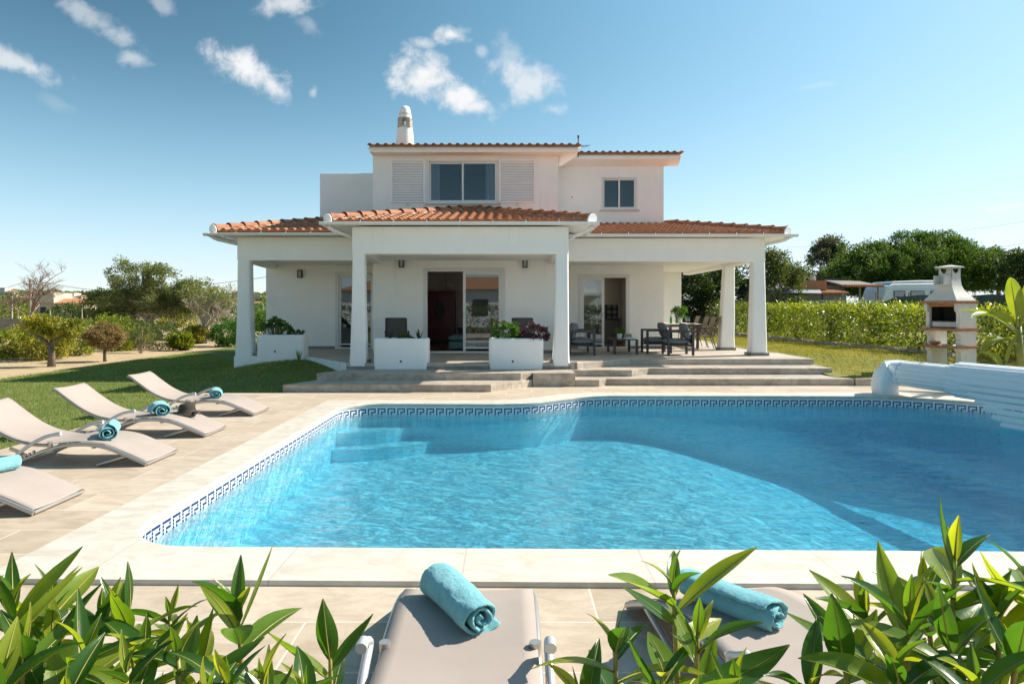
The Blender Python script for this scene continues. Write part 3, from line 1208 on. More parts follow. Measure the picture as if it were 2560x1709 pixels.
# windows upstairs: frame, two sashes, panes, curtains, sill
def slide_window(op, y, sill=True, curtains=True):
    mm = MB()
    frame_rect(mm, op[0] + .002, op[1] - .002, op[2] + .002, op[3] - .002, y - .01, y + .12, .045)
    wd_ = mm.build('window', M['alu'], villa, bevel=.004)
    xm = (op[0] + op[1]) / 2
    for (a, b, d) in ((op[0] + .047, xm + .03, .05), (xm - .03, op[1] - .047, .015)):
        mm = MB()
        frame_rect(mm, a, b, op[2] + .045, op[3] - .048, y + d, y + d + .03, .05)
        mm.build('sash', M['alu'], wd_, bevel=.004)
        mm = MB()
        mm.box(a + .045, b - .045, y + d + .011, y + d + .018, op[2] + .09, op[3] - .093)
        mm.build('pane', M['upper_glass'], wd_)
    mm = MB()
    mm.box(op[0] - .06, op[1] + .06, y - .05, y + .01, op[2] - .045, op[2])
    mm.build('sill', M['coping'], wd_, bevel=.005)
    for (a, b) in ((op[0] + .07, op[0] + .33), (op[1] - .36, op[1] - .07)) if curtains else ():
        mm = MB()
        n = 40
        top = [(a + (b - a) * i / n, y + .115 + .022 * math.sin(i * 1.25) + .012 * math.sin(i * .5), op[3] - .1) for i in range(n + 1)]
        bot = [(p[0] + .01 * math.sin(i), p[1], op[2] - .1) for i, p in enumerate(top)]
        mm.loft([bot, top], False, False, closed=False)
        mm.build('curtain', M['curtain'], wd_, smooth=True, angle=180)
    return wd_


M['curtain'] = leafmat('white_curtain', [(0, (.75, .75, .75)), (1, (.78, .78, .78))], .4, .9, .1, (1, 1, 1))
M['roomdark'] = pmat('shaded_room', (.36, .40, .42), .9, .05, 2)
slide_window(UW, 18.8)
slide_window(UR, 21.0, curtains=False)


M['shutter'] = pmat('shutter_paint', (.90, .885, .875), .5, .02, 3)


def shutter(x0, x1, z0, z1, y):
    mm = MB()
    frame_rect(mm, x0, x1, z0, z1, y - .045, y - .005, .06)
    sh = mm.build('shutter', M['shutter'], villa, bevel=.004)
    mm = MB()
    n = 15
    for k in range(n):
        zc = z0 + .07 + (z1 - z0 - .14) * (k + .5) / n
        h = (z1 - z0 - .14) / n * .55
        mt = Matrix.Translation((0, y - .024, zc)) @ Matrix.Rotation(R(-36), 4, 'X')
        mm.box(x0 + .06, x1 - .06, -.005, .005, -h, h, mt)
    mm.build('louvre', M['shutter'], sh)
    mm = MB()
    mm.box((x0 + x1) / 2 - .012, (x0 + x1) / 2 + .012, y - .05, y, z0 - .07, z0 - .02)
    mm.build('catch', M['steel'], sh)


shutter(-3.235, -2.27, 4.56, 5.77, 18.8)
shutter(-.255, .77, 4.56, 5.77, 18.8)

# rooms behind the openings
m = MB()
wall(m, -3.47, 1.15, .43, 2.95, 23.4, .1, [(-.02, 1.1, .5, 2.9)])  # opening added out of view, lights the living room from behind
m.face([(-3.47, 19.05, .43), (-3.47, 23.4, .43), (-3.47, 23.4, 2.95), (-3.47, 19.05, 2.95)])
m.face([(1.15, 23.4, .43), (1.15, 19.05, .43), (1.15, 19.05, 2.95), (1.15, 23.4, 2.95)])
m.face([(1.65, 24.4, .43), (4.5, 24.4, .43), (4.5, 24.4, 2.9), (1.65, 24.4, 2.9)])
m.face([(1.65, 21.26, .43), (1.65, 24.4, .43), (1.65, 24.4, 2.9), (1.65, 21.26, 2.9)])
m.face([(-7.1, 24, .43), (-3.75, 24, .43), (-3.75, 24, 2.9), (-7.1, 24, 2.9)])
m.build('inner_wall', M['plaster_in'], villa)
m = MB()
m.face([(-3.48, 19.04, 2.951), (1.16, 19.04, 2.951), (1.16, 23.41, 2.951), (-3.48, 23.41, 2.951)])
m.face([(1.5, 21.2, 2.901), (4.53, 21.2, 2.901), (4.53, 24.5, 2.901), (1.5, 24.5, 2.901)])
m.face([(-7.1, 21, 2.901), (-3.73, 21, 2.901), (-3.73, 24.1, 2.901), (-7.1, 24.1, 2.901)])
m.build('inner_ceiling', M['ceiling_in'], villa)
m = MB()
m.face([(-3.48, 18.99, .437), (1.16, 18.99, .437), (1.16, 23.41, .437), (-3.48, 23.41, .437)])
m.face([(1.5, 21.2, .437), (4.53, 21.2, .437), (4.53, 24.5, .437), (1.5, 24.5, .437)])
m.build('inner_floor', M['brownfloor'], villa)
m = MB()
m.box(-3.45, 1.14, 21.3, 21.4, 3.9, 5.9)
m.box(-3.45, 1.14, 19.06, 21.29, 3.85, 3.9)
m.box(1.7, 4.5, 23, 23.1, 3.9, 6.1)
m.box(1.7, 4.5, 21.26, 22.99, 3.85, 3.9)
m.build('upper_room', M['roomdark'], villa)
m = MB()
m.box(-3.5, 1.16, 19.06, 26.9, 5.85, 5.9)
m.box(1.42, 4.53, 21.26, 26.9, 6.15, 6.2)
m.box(-7.1, -3.75, 21.06, 26.9, 3.45, 3.52)
m.build('roof_slab', M['plaster'], villa)

# cornices under the upper eaves
m = MB()
m.prism([(-3.735, 18.42), (1.90, 18.42), (1.90, 18.85), (1.40, 20.99), (1.40, 18.79), (-3.735, 18.79)], 5.865, 6.02)
m.build('cornice', M['plaster'], villa, bevel=.015)
m = MB()
prof = [(20.62, 6.16), (20.62, 6.30), (20.995, 6.30), (20.995, 6.02)]
m.loft([[(x, y, z) for y, z in prof] for x in (1.45, 5.22)])
m.build('cornice', M['plaster'], villa, bevel=.01)


# ------------------------------------------------------------------ tiled roofs
def tile_slope(m, O, u, vdir, ulen, vlen, umin, umax, tw=.215, course=.36, amp=.042):
    u, vdir = Vector(u).normalized(), Vector(vdir).normalized()
    n = u.cross(vdir).normalized()
    if n.z < 0:
        n = -n
    O = Vector(O)
    su = 10
    nu = int(ulen / tw * su)
    du = ulen / nu
    nv = int(math.ceil(vlen / course))
    ph = []
    for i in range(nu + 1):
        t = (i * du / tw) % 1.0
        if t < .62:
            ph.append(amp * math.sin(math.pi * t / .62) ** .8)
        else:
            ph.append(-amp * .30 * math.sin(math.pi * (t - .62) / .38))
    for k in range(nv):
        v0, v1 = k * course, min(vlen, (k + 1) * course)
        vm = (v0 + v1) / 2
        jit = [random.uniform(-.006, .006) for _ in range(int(ulen / tw) + 2)]
        for i in range(nu):
            um = (i + .5) * du
            if um < umin(vm) or um > umax(vm):
                continue
            j0 = jit[int(um / tw)]

            def pt(ii, v, lift):
                return O + u * (ii * du) + vdir * v + n * (ph[ii] * (1.0 if lift else .86) + (.032 if lift else .012))
            a, b = pt(i, v0 - .02 + j0, True), pt(i + 1, v0 - .02 + j0, True)
            c, d = pt(i + 1, v1 + .02, False), pt(i, v1 + .02, False)
            m.face([a, b, c, d])
            m.face([a - n * .022, b - n * .022, b, a])


def ridge(A, B, parent, r0=.115, seglen=.43, caps=(True, False)):
    A, B = Vector(A), Vector(B)
    L = (B - A).length
    n = max(1, round(L / seglen))
    t = (B - A).normalized()
    side = t.cross(Vector((0, 0, 1))).normalized()
    up = side.cross(t)
    m = MB()
    for k in range(n):
        p, q = A + t * (L * k / n - .03), A + t * (L * (k + 1) / n + .02)
        rings = []
        for P_, r, lift in ((p, r0 * 1.10, .028), (p + t * .035, r0 * 1.04, .02), (q, r0 * .84, 0.0)):
            ring = []
            for j in range(11):
                a = math.pi * (j / 10) * 1.14 - .22
                ring.append(P_ + side * (r * math.cos(a)) + up * (r * math.sin(a) * .82 + lift))
            rings.append(ring)
        inner = [rings[0][j] + (p - rings[0][j]) * .14 for j in range(11)]
        m.loft([inner] + rings, False, False, closed=False)
    o = m.build('ridge', M['tile'], parent, smooth=True, angle=40)
    mm = MB()
    for k in range(n):
        p, q = A + t * (L * k / n), A + t * (L * (k + 1) / n)
        rings = [[P_ + side * s_ * w + up * h for s_, w, h in ((-1, .13, -.05), (-1, .09, .03), (1, .09, .03), (1, .13, -.05))] for P_ in (p, q)]
        mm.loft(rings)
    mm.build('ridge_mortar', M['mortar'], o)
    if caps[0]:
        mm = MB()
        c = A - t * .05
        r = r0 * 1.2
        rings = []
        for off, rr in ((0, r), (-.03, r * .97)):
            rings.append([c + t * off + side * (rr * math.cos(a)) + up * (rr * math.sin(a) * .95 - .02) for a in [math.pi * j / 12 for j in range(13)]]
                         + [c + t * off + side * (-rr * .8) - up * .13, c + t * off + side * (rr * .8) - up * .13])
        mm.loft(rings)
        mm.build('end_cap', M['plaster'], o, bevel=.008)
    return o


random.seed(3)


def roof_plane(A, B, Pa, Pb, name='roof'):
    """A-B eave ends, Pa/Pb the upper ends above A and B (may coincide)."""
    A, B, Pa, Pb = map(Vector, (A, B, Pa, Pb))
    u = (B - A).normalized()
    ulen = (B - A).length
    w = Pa - A
    vd = w - u * w.dot(u)
    vlen = vd.length
    vd.normalize()
    ua, ub = (Pa - A).dot(u), (Pb - A).dot(u)
    mm = MB()
    tile_slope(mm, A, u, vd, ulen, vlen, lambda v: ua * v / vlen, lambda v: ulen + (ub - ulen) * v / vlen)
    o = mm.build(name, M['tile'], villa, smooth=True, angle=35)
    mm = MB()
    dn = Vector((0, 0, -.035))
    mm.face([A + dn, B + dn, Pb + dn, Pa + dn])
    dn = Vector((0, 0, -.075))
    mm.face([Pa + dn, Pb + dn, B + dn, A + dn])
    mm.build('roof_deck', M['plaster'], o)
    mm = MB()
    e0, e1 = vd * .035, vd * .06
    nn = u.cross(vd)
    nn = nn if nn.z > 0 else -nn
    mm.loft([[p + e0 - nn * .034, p + e0 + nn * .038, p + e1 + nn * .038, p + e1 - nn * .034] for p in (A + u * .05, B - u * .05)])
    mm.build('eave_filler', M['terracotta'], o)
    return o


ZE = 3.585
# middle porch roof
A, B, Pm = (-3.97, 15.03, ZE), (1.86, 15.03, ZE), (-1.02, 18.78, 4.34)
rf = roof_plane(A, B, Pm, Pm)
roof_plane((-3.97, 18.78, ZE), A, Pm, Pm)
roof_plane(B, (1.86, 18.78, ZE), Pm, Pm)
ridge((-3.93, 15.07, ZE + .06), (Pm[0], Pm[1], Pm[2] + .05), rf)
ridge((1.82, 15.07, ZE + .06), (Pm[0], Pm[1], Pm[2] + .05), rf)
# west bay roof
A, Pm = (-7.42, 17.15, ZE + .02), (-5.15, 20.85, 4.33)
rf = roof_plane(A, (-3.98, 17.15, ZE + .02), Pm, (-3.75, 20.85, 4.33))
roof_plane((-7.42, 24, ZE + .02), A, (-5.15, 24, 4.33), Pm)
ridge((-7.38, 17.20, ZE + .08), (Pm[0], Pm[1], Pm[2] + .05), rf)
ridge((Pm[0], Pm[1], Pm[2] + .05), (-3.8, 20.85, 4.38), rf, caps=(False, False))
# east porch roof
A, B, Pm = (1.25, 17.42, ZE), (7.15, 17.42, ZE), (4.86, 20.98, 4.24)
rf = roof_plane(A, B, (1.41, 20.98, 4.24), Pm)
roof_plane(B, (7.15, 26, ZE), Pm, (4.86, 26, 4.24))
ridge((7.11, 17.47, ZE + .06), (Pm[0], Pm[1], Pm[2] + .05), rf)
# upper roofs
rf = roof_plane((-3.78, 18.36, 6.03), (1.98, 18.36, 6.03), (-3.78, 25.5, 7.05), (1.98, 25.5, 7.05))
roof_plane((1.72, 20.55, 6.33), (5.30, 20.55, 6.33), (1.72, 26.5, 7.1), (5.30, 26.5, 7.1))
# chimney
M['stained'] = pmat('stained_render', (.50, .45, .38), .95, .25, 6, .5, 50)
ch = None
m = MB()
cx, cy = -3.06, 20.3


def chim(z, w, d):
    return rsq(cx - w, cx + w, cy - d, cy + d, z, w * .35)


m.lathe([(.32, 6.05), (.278, 6.45), (.24, 6.85), (.223, 7.02)], (cx, cy, 0), 24)
m.lathe([(.196, 7.28), (.192, 7.36), (.168, 7.50), (.15, 7.58), (.11, 7.645), (.04, 7.67)], (cx, cy, 0), 24)
ch = m.build('chimney', M['plaster'], rf, smooth=True, angle=45)
m = MB()
for sx in (-1, 1):
    for sy in (-1, 1):
        m.loft([rsq(cx + sx * .122 - .075, cx + sx * .122 + .075, cy + sy * .122 - .075, cy + sy * .122 + .075, z, .06) for z in (7.015, 7.285)])
m.lathe([(.232, 7.0), (.230, 7.05)], (cx, cy, 0), 24)
m.lathe([(.206, 7.27), (.206, 7.30)], (cx, cy, 0), 24)
m.lathe([(.190, 7.40), (.186, 7.425)], (cx, cy, 0), 24)
m.build('chimney_vent', M['stained'], ch)


# gutters with brackets, stops and short spouts
def gutter(A, B, parent, out):
    A, B = Vector(A), Vector(B)
    t = (B - A).normalized()
    out = Vector(out)
    m = MB()
    rings = []
    for P_ in (A, B):
        ring = [P_ + out * (.068 * math.cos(a)) + Vector((0, 0, .068 * math.sin(a))) for a in [math.pi + math.pi * j / 10 for j in range(11)]]
        ring += [P_ + out * (.060 * math.cos(a)) + Vector((0, 0, .060 * math.sin(a) + .004)) for a in [2 * math.pi - math.pi * j / 10 for j in range(11)]]
        rings.append(ring)
    m.loft(rings)
    for P_ in (A, B):
        m.loft([[P_ + t * d + out * (.064 * math.cos(a)) + Vector((0, 0, .064 * math.sin(a))) for a in [math.pi + math.pi * j / 10 for j in range(11)]] for d in (-.003, .003)])
    o = m.build('gutter', M['gutter'], parent, smooth=True, angle=40)
    m = MB()
    L = (B - A).length
    n = max(2, round(L / .72))
    for k in range(n + 1):
        c = A + t * (.15 + (L - .3) * k / n)
        m.tube([c + out * (.074 * math.cos(a)) + Vector((0, 0, .074 * math.sin(a))) for a in [math.pi + math.pi * j / 8 for j in range(9)]], .008, 5)
        m.tube([c - out * .075, c - out * .085 + Vector((0, 0, .07))], .012, 5)
    m.build('gutter_bracket', M['gutter'], o)
    return o


def spout(pts, parent):
    m = MB()
    m.tube(pts, .042, 12)
    for p, q in ((pts[0], pts[1]), (pts[-2], pts[-1])):
        a = Vector(p).lerp(Vector(q), .45)
        b = Vector(p).lerp(Vector(q), .55)
        m.tube([a, b], .050, 12)
    m.build('downspout', M['gutter'], parent, smooth=True, angle=40)


g1 = gutter((-4.12, 14.94, 3.545), (2.0, 14.94, 3.545), villa, (0, -1, 0))
g2 = gutter((-7.60, 17.06, 3.535), (-3.55, 17.06, 3.535), villa, (0, -1, 0))
g3 = gutter((1.55, 17.33, 3.535), (7.36, 17.33, 3.535), villa, (0, -1, 0))
for (x, y0, y1, z) in ((-7.52, 17.14, 24, 3.53), (7.25, 17.41, 25, 3.53), (-4.06, 15.03, 17.0, 3.54), (1.94, 15.03, 17.2, 3.54)):
    gutter((x, y0, z), (x, y1, z), villa, (1 if x > 0 else -1, 0, 0))
spout([(-3.98, 15.05, 3.47), (-3.90, 15.15, 3.40), (-3.62, 15.6, 3.30), (-3.52, 15.8, 3.2)], g1)
spout([(1.86, 15.05, 3.47), (1.78, 15.15, 3.40), (1.5, 15.6, 3.30), (1.38, 15.8, 3.2)], g1)
spout([(-7.45, 17.16, 3.46), (-7.35, 17.3, 3.40), (-7.0, 17.7, 3.32), (-6.9, 17.9, 3.25)], g2)
spout([(7.16, 17.43, 3.46), (7.08, 17.6, 3.40), (6.8, 17.9, 3.34), (6.68, 18.0, 3.28)], g3)

# aerial on the upper roof
ae = thing('roof_aerial', 'thin television aerial standing at the step between the upper roofs', 'aerial', (2.02, 19.6, 6.0))
m = MB()
m.tube([(0, 0, 0), (0, 0, .55)], .016, 6)
m.build('mast', M['dark_metal'], ae)
m = MB()
m.tube([(0, 0, .30), (.32, .1, .34)], .006, 5)
for k in range(5):
    c = Vector((.05 + .06 * k, .02 * k, .305 + .008 * k))
    m.tube([c - Vector((.06, -.18, 0)), c + Vector((.06, -.18, 0))], .005, 4)
m.tube([(0, 0, .55), (0, 0, .62)], .03, 6)
m.build('antenna', M['dark_metal'], ae)


# wall lamps
M['lampglass'] = pmat('frosted_lamp_glass', (.42, .43, .43), .4, .03, 3)
def wall_lamp(loc, label):
    t = thing('wall_lamp', label, 'wall lamp', loc, 0, 'black wall lamps on the porch')
    m = MB()
    frame_rect(m, -.068, .068, -.118, .118, -.115, -.001, .026)
    m.box(-.041, .041, -.03, -.002, -.091, .091)
    m.build('lamp_frame', M['dark_metal'], t, bevel=.004)
    m = MB()
    m.box(-.040, .040, -.095, -.031, -.090, .090)
    m.build('diffuser', M['lampglass'], t)
    return t


wall_lamp((-2.92, 18.8, 2.90), 'black box lamp on the porch wall above the low planter with spiky leaves')
wall_lamp((.47, 18.8, 2.89), 'black box lamp on the porch wall above the planter with purple leaves')
wall_lamp((-6.32, 20.8, 2.71), 'black box lamp on the shaded bay wall beside the narrow glass door')

# ------------------------------------------------------------------ planters
def planter(label, x0, x1, y0, y1, z0, z1, hole, top=None):
    t = thing('planter', label, 'planter', ((x0 + x1) / 2, (y0 + y1) / 2, z0), 0, 'white masonry planters along the porch edge')
    w, d, h = (x1 - x0) / 2, (y1 - y0) / 2, z1 - z0
    m = MB()
    m.loft([rsq(-w, w, -d, d, z, .09) for z in (0, h - .06)] + [rsq(-w + .005, w - .005, -d + .005, d - .005, h - .02, .085)]
           + [rsq(-w + .025, w - .025, -d + .025, d - .025, h, .08), rsq(-w + .07, w - .07, -d + .07, d - .07, h, .06), rsq(-w + .08, w - .08, -d + .08, d - .08, h - .08, .05)], True, False)
    m.build('body', M['plaster'], t, smooth=True, angle=50)
    m = MB()
    m.loft([rsq(-w + .075, w - .075, -d + .075, d - .075, h - .07, .05)], False, True)
    m.build('soil', M['soil'], t)
    m = MB()
    hx, hz = hole
    rings = [[(hx - (x0 + x1) / 2 + r * math.cos(a), -d + dy, hz - z0 + r * math.sin(a)) for a in [2 * math.pi * j / 12 for j in range(12)]] for r, dy in ((.022, -.002), (.024, -.006), (.016, -.006), (.015, -.001))]
    m.loft(rings, False, True)
    m.build('drain_pipe', M['darkvoid'], t)
    return t


planter('white curved planter at the foot of the bay pillar above the sloping lawn', -6.43, -5.22, 17.44, 17.95, .30, .985, (-5.95, .56))
planter('white planter left of the middle porch steps with only a few spiky leaves', -3.02, -1.80, 15.30, 15.82, .292, .985, (-2.40, .47))
planter('white planter overflowing with a green bush and purple leaves before the open door', -.43, .80, 15.30, 15.82, .292, .985, (.11, .47))


# ------------------------------------------------------------------ foliage tools
def leaf_cloud(name, P, size, mat, parent=None, aspect=.42, D=None, bias=.5, seed=1, droop=0.0, var=.35, fold=.12):
    """one small pointed leaf at each point of P, facing along D (outward) with scatter."""
    g = np.random.default_rng(seed)
    n = len(P)
    d = g.normal(0, 1, (n, 3))
    if D is not None:
        d = d * (1 - bias) + D * bias * 1.6
    d[:, 2] -= droop
    d /= np.linalg.norm(d, axis=1, keepdims=True) + 1e-9
    r = g.normal(0, 1, (n, 3))
    s = np.cross(d, r)
    s /= np.linalg.norm(s, axis=1, keepdims=True) + 1e-9
    nn = np.cross(s, d)
    L = size * g.uniform(1 - var, 1 + var, n)[:, None]
    W = L * aspect
    V = np.zeros((n, 4, 3))
    V[:, 0] = P
    V[:, 1] = P + d * L * .45 + s * W * .5 + nn * L * fold
    V[:, 2] = P + d * L
    V[:, 3] = P + d * L * .45 - s * W * .5 + nn * L * fold
    return npmesh(name, V.reshape(-1, 3), np.arange(4 * n).reshape(-1, 4), mat, parent)


def clumps(c, rad, nc, per, spread, seed=1, shell=.55, zmin=None, squash=.8, flat=None):
    """points of nc leaf clumps scattered through an ellipsoid shell; returns points and outward directions."""
    g = np.random.default_rng(seed)
    d = g.normal(0, 1, (nc, 3))
    d /= np.linalg.norm(d, axis=1, keepdims=True)
    if flat is not None:
        d[:, 2] = np.where(d[:, 2] < flat, g.uniform(flat, flat + .25, nc), d[:, 2])
    r = g.uniform(shell, 1.0, nc)[:, None] ** .6 * (1 + g.normal(0, .07, (nc, 1)))
    C = np.array(c) + d * r * np.array(rad)
    sp = spread * g.uniform(.6, 1.35, nc)
    q = g.normal(0, 1, (nc, per, 3))
    q /= np.linalg.norm(q, axis=2, keepdims=True) + 1e-9
    q *= g.uniform(0, 1, (nc, per, 1)) ** .45
    q[:, :, 2] *= squash
    P = (C[:, None, :] + q * sp[:, None, None]).reshape(-1, 3)
    D = (q + d[:, None, :] * .5 + np.array([0, 0, .25])).reshape(-1, 3)
    D /= np.linalg.norm(D, axis=1, keepdims=True) + 1e-9
    if zmin is not None:
        k = P[:, 2] > zmin
        P, D = P[k], D[k]
    return P, D, C


def limb(m, a, b, r0, r1, seed, wob=.12, n=6, k=7):
    g = random.Random(seed)
    a, b = Vector(a), Vector(b)
    L = (b - a).length
    pts, rr = [], []
    for i in range(n + 1):
        t = i / n
        w = wob * L * math.sin(math.pi * t)
        pts.append(a.lerp(b, t) + Vector((g.uniform(-1, 1), g.uniform(-1, 1), g.uniform(-.5, .5))) * w * .6)
        rr.append(r0 + (r1 - r0) * t)
    m.tube(pts, rr, k)
    return pts


def tree(name, label, cat, base, trunk_top, r, crowns, mat, leaf, per=60, bark='bark', seed=1, group=None, limbs=10, aspect=.42, bias=.5, spread=None, lean=0, squash=.8, flat=None, shell=.5, lr=.35, droop=0):
    """crowns: list of (center xyz relative to base, radii, clump count)."""
    t = thing(name, label, cat, base, 0, group)
    m = MB()
    g = random.Random(seed)
    tp = Vector((lean, 0, trunk_top))
    m.tube([(0, 0, -.15), (0, 0, .02), tuple(tp * .35 + Vector((g.uniform(-.1, .1) * r * 6, 0, 0))), tuple(tp * .7 + Vector((g.uniform(-.1, .1) * r * 6, 0, 0))), tuple(tp)], [r * 1.5, r * 1.15, r, r * .9, r * .8], 9)
    PP, DD = [], []
    for i, (c, rad, nc) in enumerate(crowns):
        P, D, C = clumps(c, rad, nc, per, spread or min(rad) * .33, seed * 31 + i, shell, squash=squash, flat=flat)
        PP.append(P)
        DD.append(D)
        nl = max(2, round(limbs / len(crowns)))
        for k in range(nl):
            e = C[(k * 7) % len(C)]
            limb(m, tp - Vector((0, 0, g.uniform(0, .12) * trunk_top)), e, r * lr * g.uniform(.8, 1.3), r * .08, seed + k, .16)
    m.build('trunk', M[bark], t, smooth=True, angle=180)
    leaf_cloud('crown', np.concatenate(PP), leaf, M[mat], t, aspect, np.concatenate(DD), bias, seed, droop)
    return t


def bare_tree(name, label, cat, base, h, r, seed, spread, bark='twig', levels=4, start=.35, up=.5, nb=4, group=None):
    t = thing(name, label, cat, base, 0, group)
    m = MB()
    g = random.Random(seed)

    def grow(p, d, L, rad, lv):
        pts = [p]
        rr = [rad]
        dd = d.copy()
        for k in range(4):
            dd = (dd + Vector((g.uniform(-1, 1), g.uniform(-1, 1), g.uniform(-.3, .6) * up)) * .22).normalized()
            p = p + dd * L / 4
            pts.append(p)
            rr.append(rad * (1 - .14 * (k + 1)))
        m.tube(pts, rr, 7 if lv == levels else 4)
        if lv > 0:
            for k in range(nb):
                s = pts[g.choice((2, 3, 4))]
                a = g.uniform(0, 6.283)
                nd = (dd * .75 + Vector((math.cos(a) * spread, math.sin(a) * spread, g.uniform(-.1, .5)))).normalized()
                grow(s, nd, L * g.uniform(.55, .8), rad * .55, lv - 1)
    grow(Vector((0, 0, -.05)), Vector((g.uniform(-.2, .2), 0, 1)).normalized(), h * start, r, levels)
    m.build('branches', M[bark], t, smooth=True, angle=180)
    return t


def bush(name, label, cat, base, rad, mat, leaf, nc=60, per=40, seed=1, trunk=None, bark='bark', group=None, zc=None, box=False, aspect=.42, stems=5, spread=None):
    t = thing(name, label, cat, base, 0, group)
    zc = rad[2] if zc is None else zc
    g = np.random.default_rng(seed)
    if box:
        n = nc * per
        q = g.uniform(-1, 1, (n, 3))
        ax = g.integers(0, 3, n)
        sgn = np.sign(q[np.arange(n), ax])
        q[np.arange(n), ax] = sgn * g.uniform(.72, 1.04, n)
        # thin the lower third a little and roughen the top
        keep = (q[:, 2] > -.75) | (g.uniform(0, 1, n) < .45)
        q = q[keep]
        nz_ = np.array([noise.noise(Vector((p[0] * 2.2 + seed, p[1] * 2.2, p[2] * 2.2))) for p in q])
        P = q * np.array(rad) * (1 + .30 * nz_[:, None]) + np.array([0, 0, zc])
        D = q / (np.linalg.norm(q, axis=1, keepdims=True) + 1e-9)
        stray = g.uniform(0, 1, len(P)) < .07
        P[stray] += D[stray] * g.uniform(.03, .16, (int(stray.sum()), 1)) + np.array([0, 0, .04])
    else:
        P, D, C = clumps((0, 0, zc), rad, nc, per, spread or min(rad) * .38, seed, .4, squash=.9)
    m = MB()
    rn = random.Random(seed)
    z0 = zc - rad[2] * .8
    if trunk:
        m.tube([(0, 0, -.06), (rn.uniform(-.03, .03), 0, z0 * .5), (0, 0, max(.06, z0))], [trunk * 1.25, trunk, trunk * .9], 8)
    for k in range(stems):
        e = P[int(len(P) * (k + .5) / stems)]
        limb(m, (rn.uniform(-.04, .04), rn.uniform(-.04, .04), max(.02, z0) if trunk else -.05), e, (trunk or .025) * .6, .006, seed + k, .15, 5, 5)
    m.build('stem', M[bark], t, smooth=True, angle=180)
    leaf_cloud('foliage', P, leaf, M[mat], t, aspect, D, .45, seed)
    return t


# plants in the planters
def blade_plant(label, loc, n, h, seed, mat='lf_dark', w=.035):
    t = thing('spiky_plant', label, 'plant', loc)
    g = random.Random(seed)
    for k in range(n):
        m = MB()
        a = g.uniform(0, 6.28)
        hh = h * g.uniform(.6, 1.1)
        lean = g.uniform(.03, .10)
        dx, dy = math.cos(a), math.sin(a)
        L, Rr = [], []
        for i in range(7):
            tt = i / 6
            c = Vector((dx * (.02 + lean * tt ** 1.6), dy * (.02 + lean * tt ** 1.6), hh * tt))
            ww = w * (1 - tt ** 2.2) * (.7 + .5 * min(1, tt * 3)) * .6 + .001
            s = Vector((-dy, dx, 0))
            L.append([c - s * ww, c + Vector((dx, dy, 0)) * ww * .4, c + s * ww])
        m.loft(L, False, False, closed=False)
        m.build('leaf', M[mat], t, smooth=True, angle=180)
    return t


blade_plant('dark spiky plant at the pillar end of the low planter', (-2.68, 15.52, .93), 8, .24, 4)
blade_plant('dark spiky plant at the step end of the low planter', (-2.02, 15.52, .93), 7, .25, 5)
P, D, C = clumps((0, 0, .07), (.13, .12, .08), 10, 22, .07, 3)
t = thing('succulent', 'small leafy succulent between the two spiky plants', 'plant', (-2.36, 15.5, .92))
leaf_cloud('foliage', P, .06, M['lf_mid'], t, .6, D, .5, 3)
m = MB()
m.tube([(0, 0, -.02), (0, 0, .06)], .012, 6)
m.build('stem', M['stem_green'], t)


def mound(name, label, cat, loc, rad, mat, leaf, nc, per, seed, aspect=.5, extra=None, stems=7):
    t = thing(name, label, cat, loc)
    P, D, C = clumps((0, 0, rad[2] * .55), rad, nc, per, min(rad) * .3, seed, .5, zmin=.0)
    leaf_cloud('foliage', P, leaf, M[mat], t, aspect, D, .55, seed)
    m = MB()
    for k in range(stems):
        limb(m, (random.uniform(-.3, .3) * rad[0], 0, -.03), C[k], .012, .005, k, .1, 4, 5)
    m.build('stem', M['stem_green'], t, smooth=True, angle=180)
    if extra:
        mt, sz, cnt = extra
        g = np.random.default_rng(seed + 5)
        Q = P[np.argsort(P[:, 2] + g.uniform(0, .25, len(P)))[-cnt:]] + np.array([0, -.01, .03])
        for q_, c_ in enumerate(Q):
            leaf_cloud('flower', np.repeat(c_[None], 7, 0), sz, M[mt], t, .7, None, 0, seed + 6 + q_)
    return t


mound('flowering_bush', 'bright green bush with a few dark red flowers in the planter', 'plant', (-.02, 15.53, .95), (.36, .2, .26), 'lf_bright', .05, 60, 42, 11, extra=('lf_red', .035, 7))
mound('purple_succulent', 'purple succulent rosettes spilling over the planter end', 'plant', (.58, 15.53, .95), (.34, .2, .22), 'lf_purple', .065, 46, 26, 12, .62)


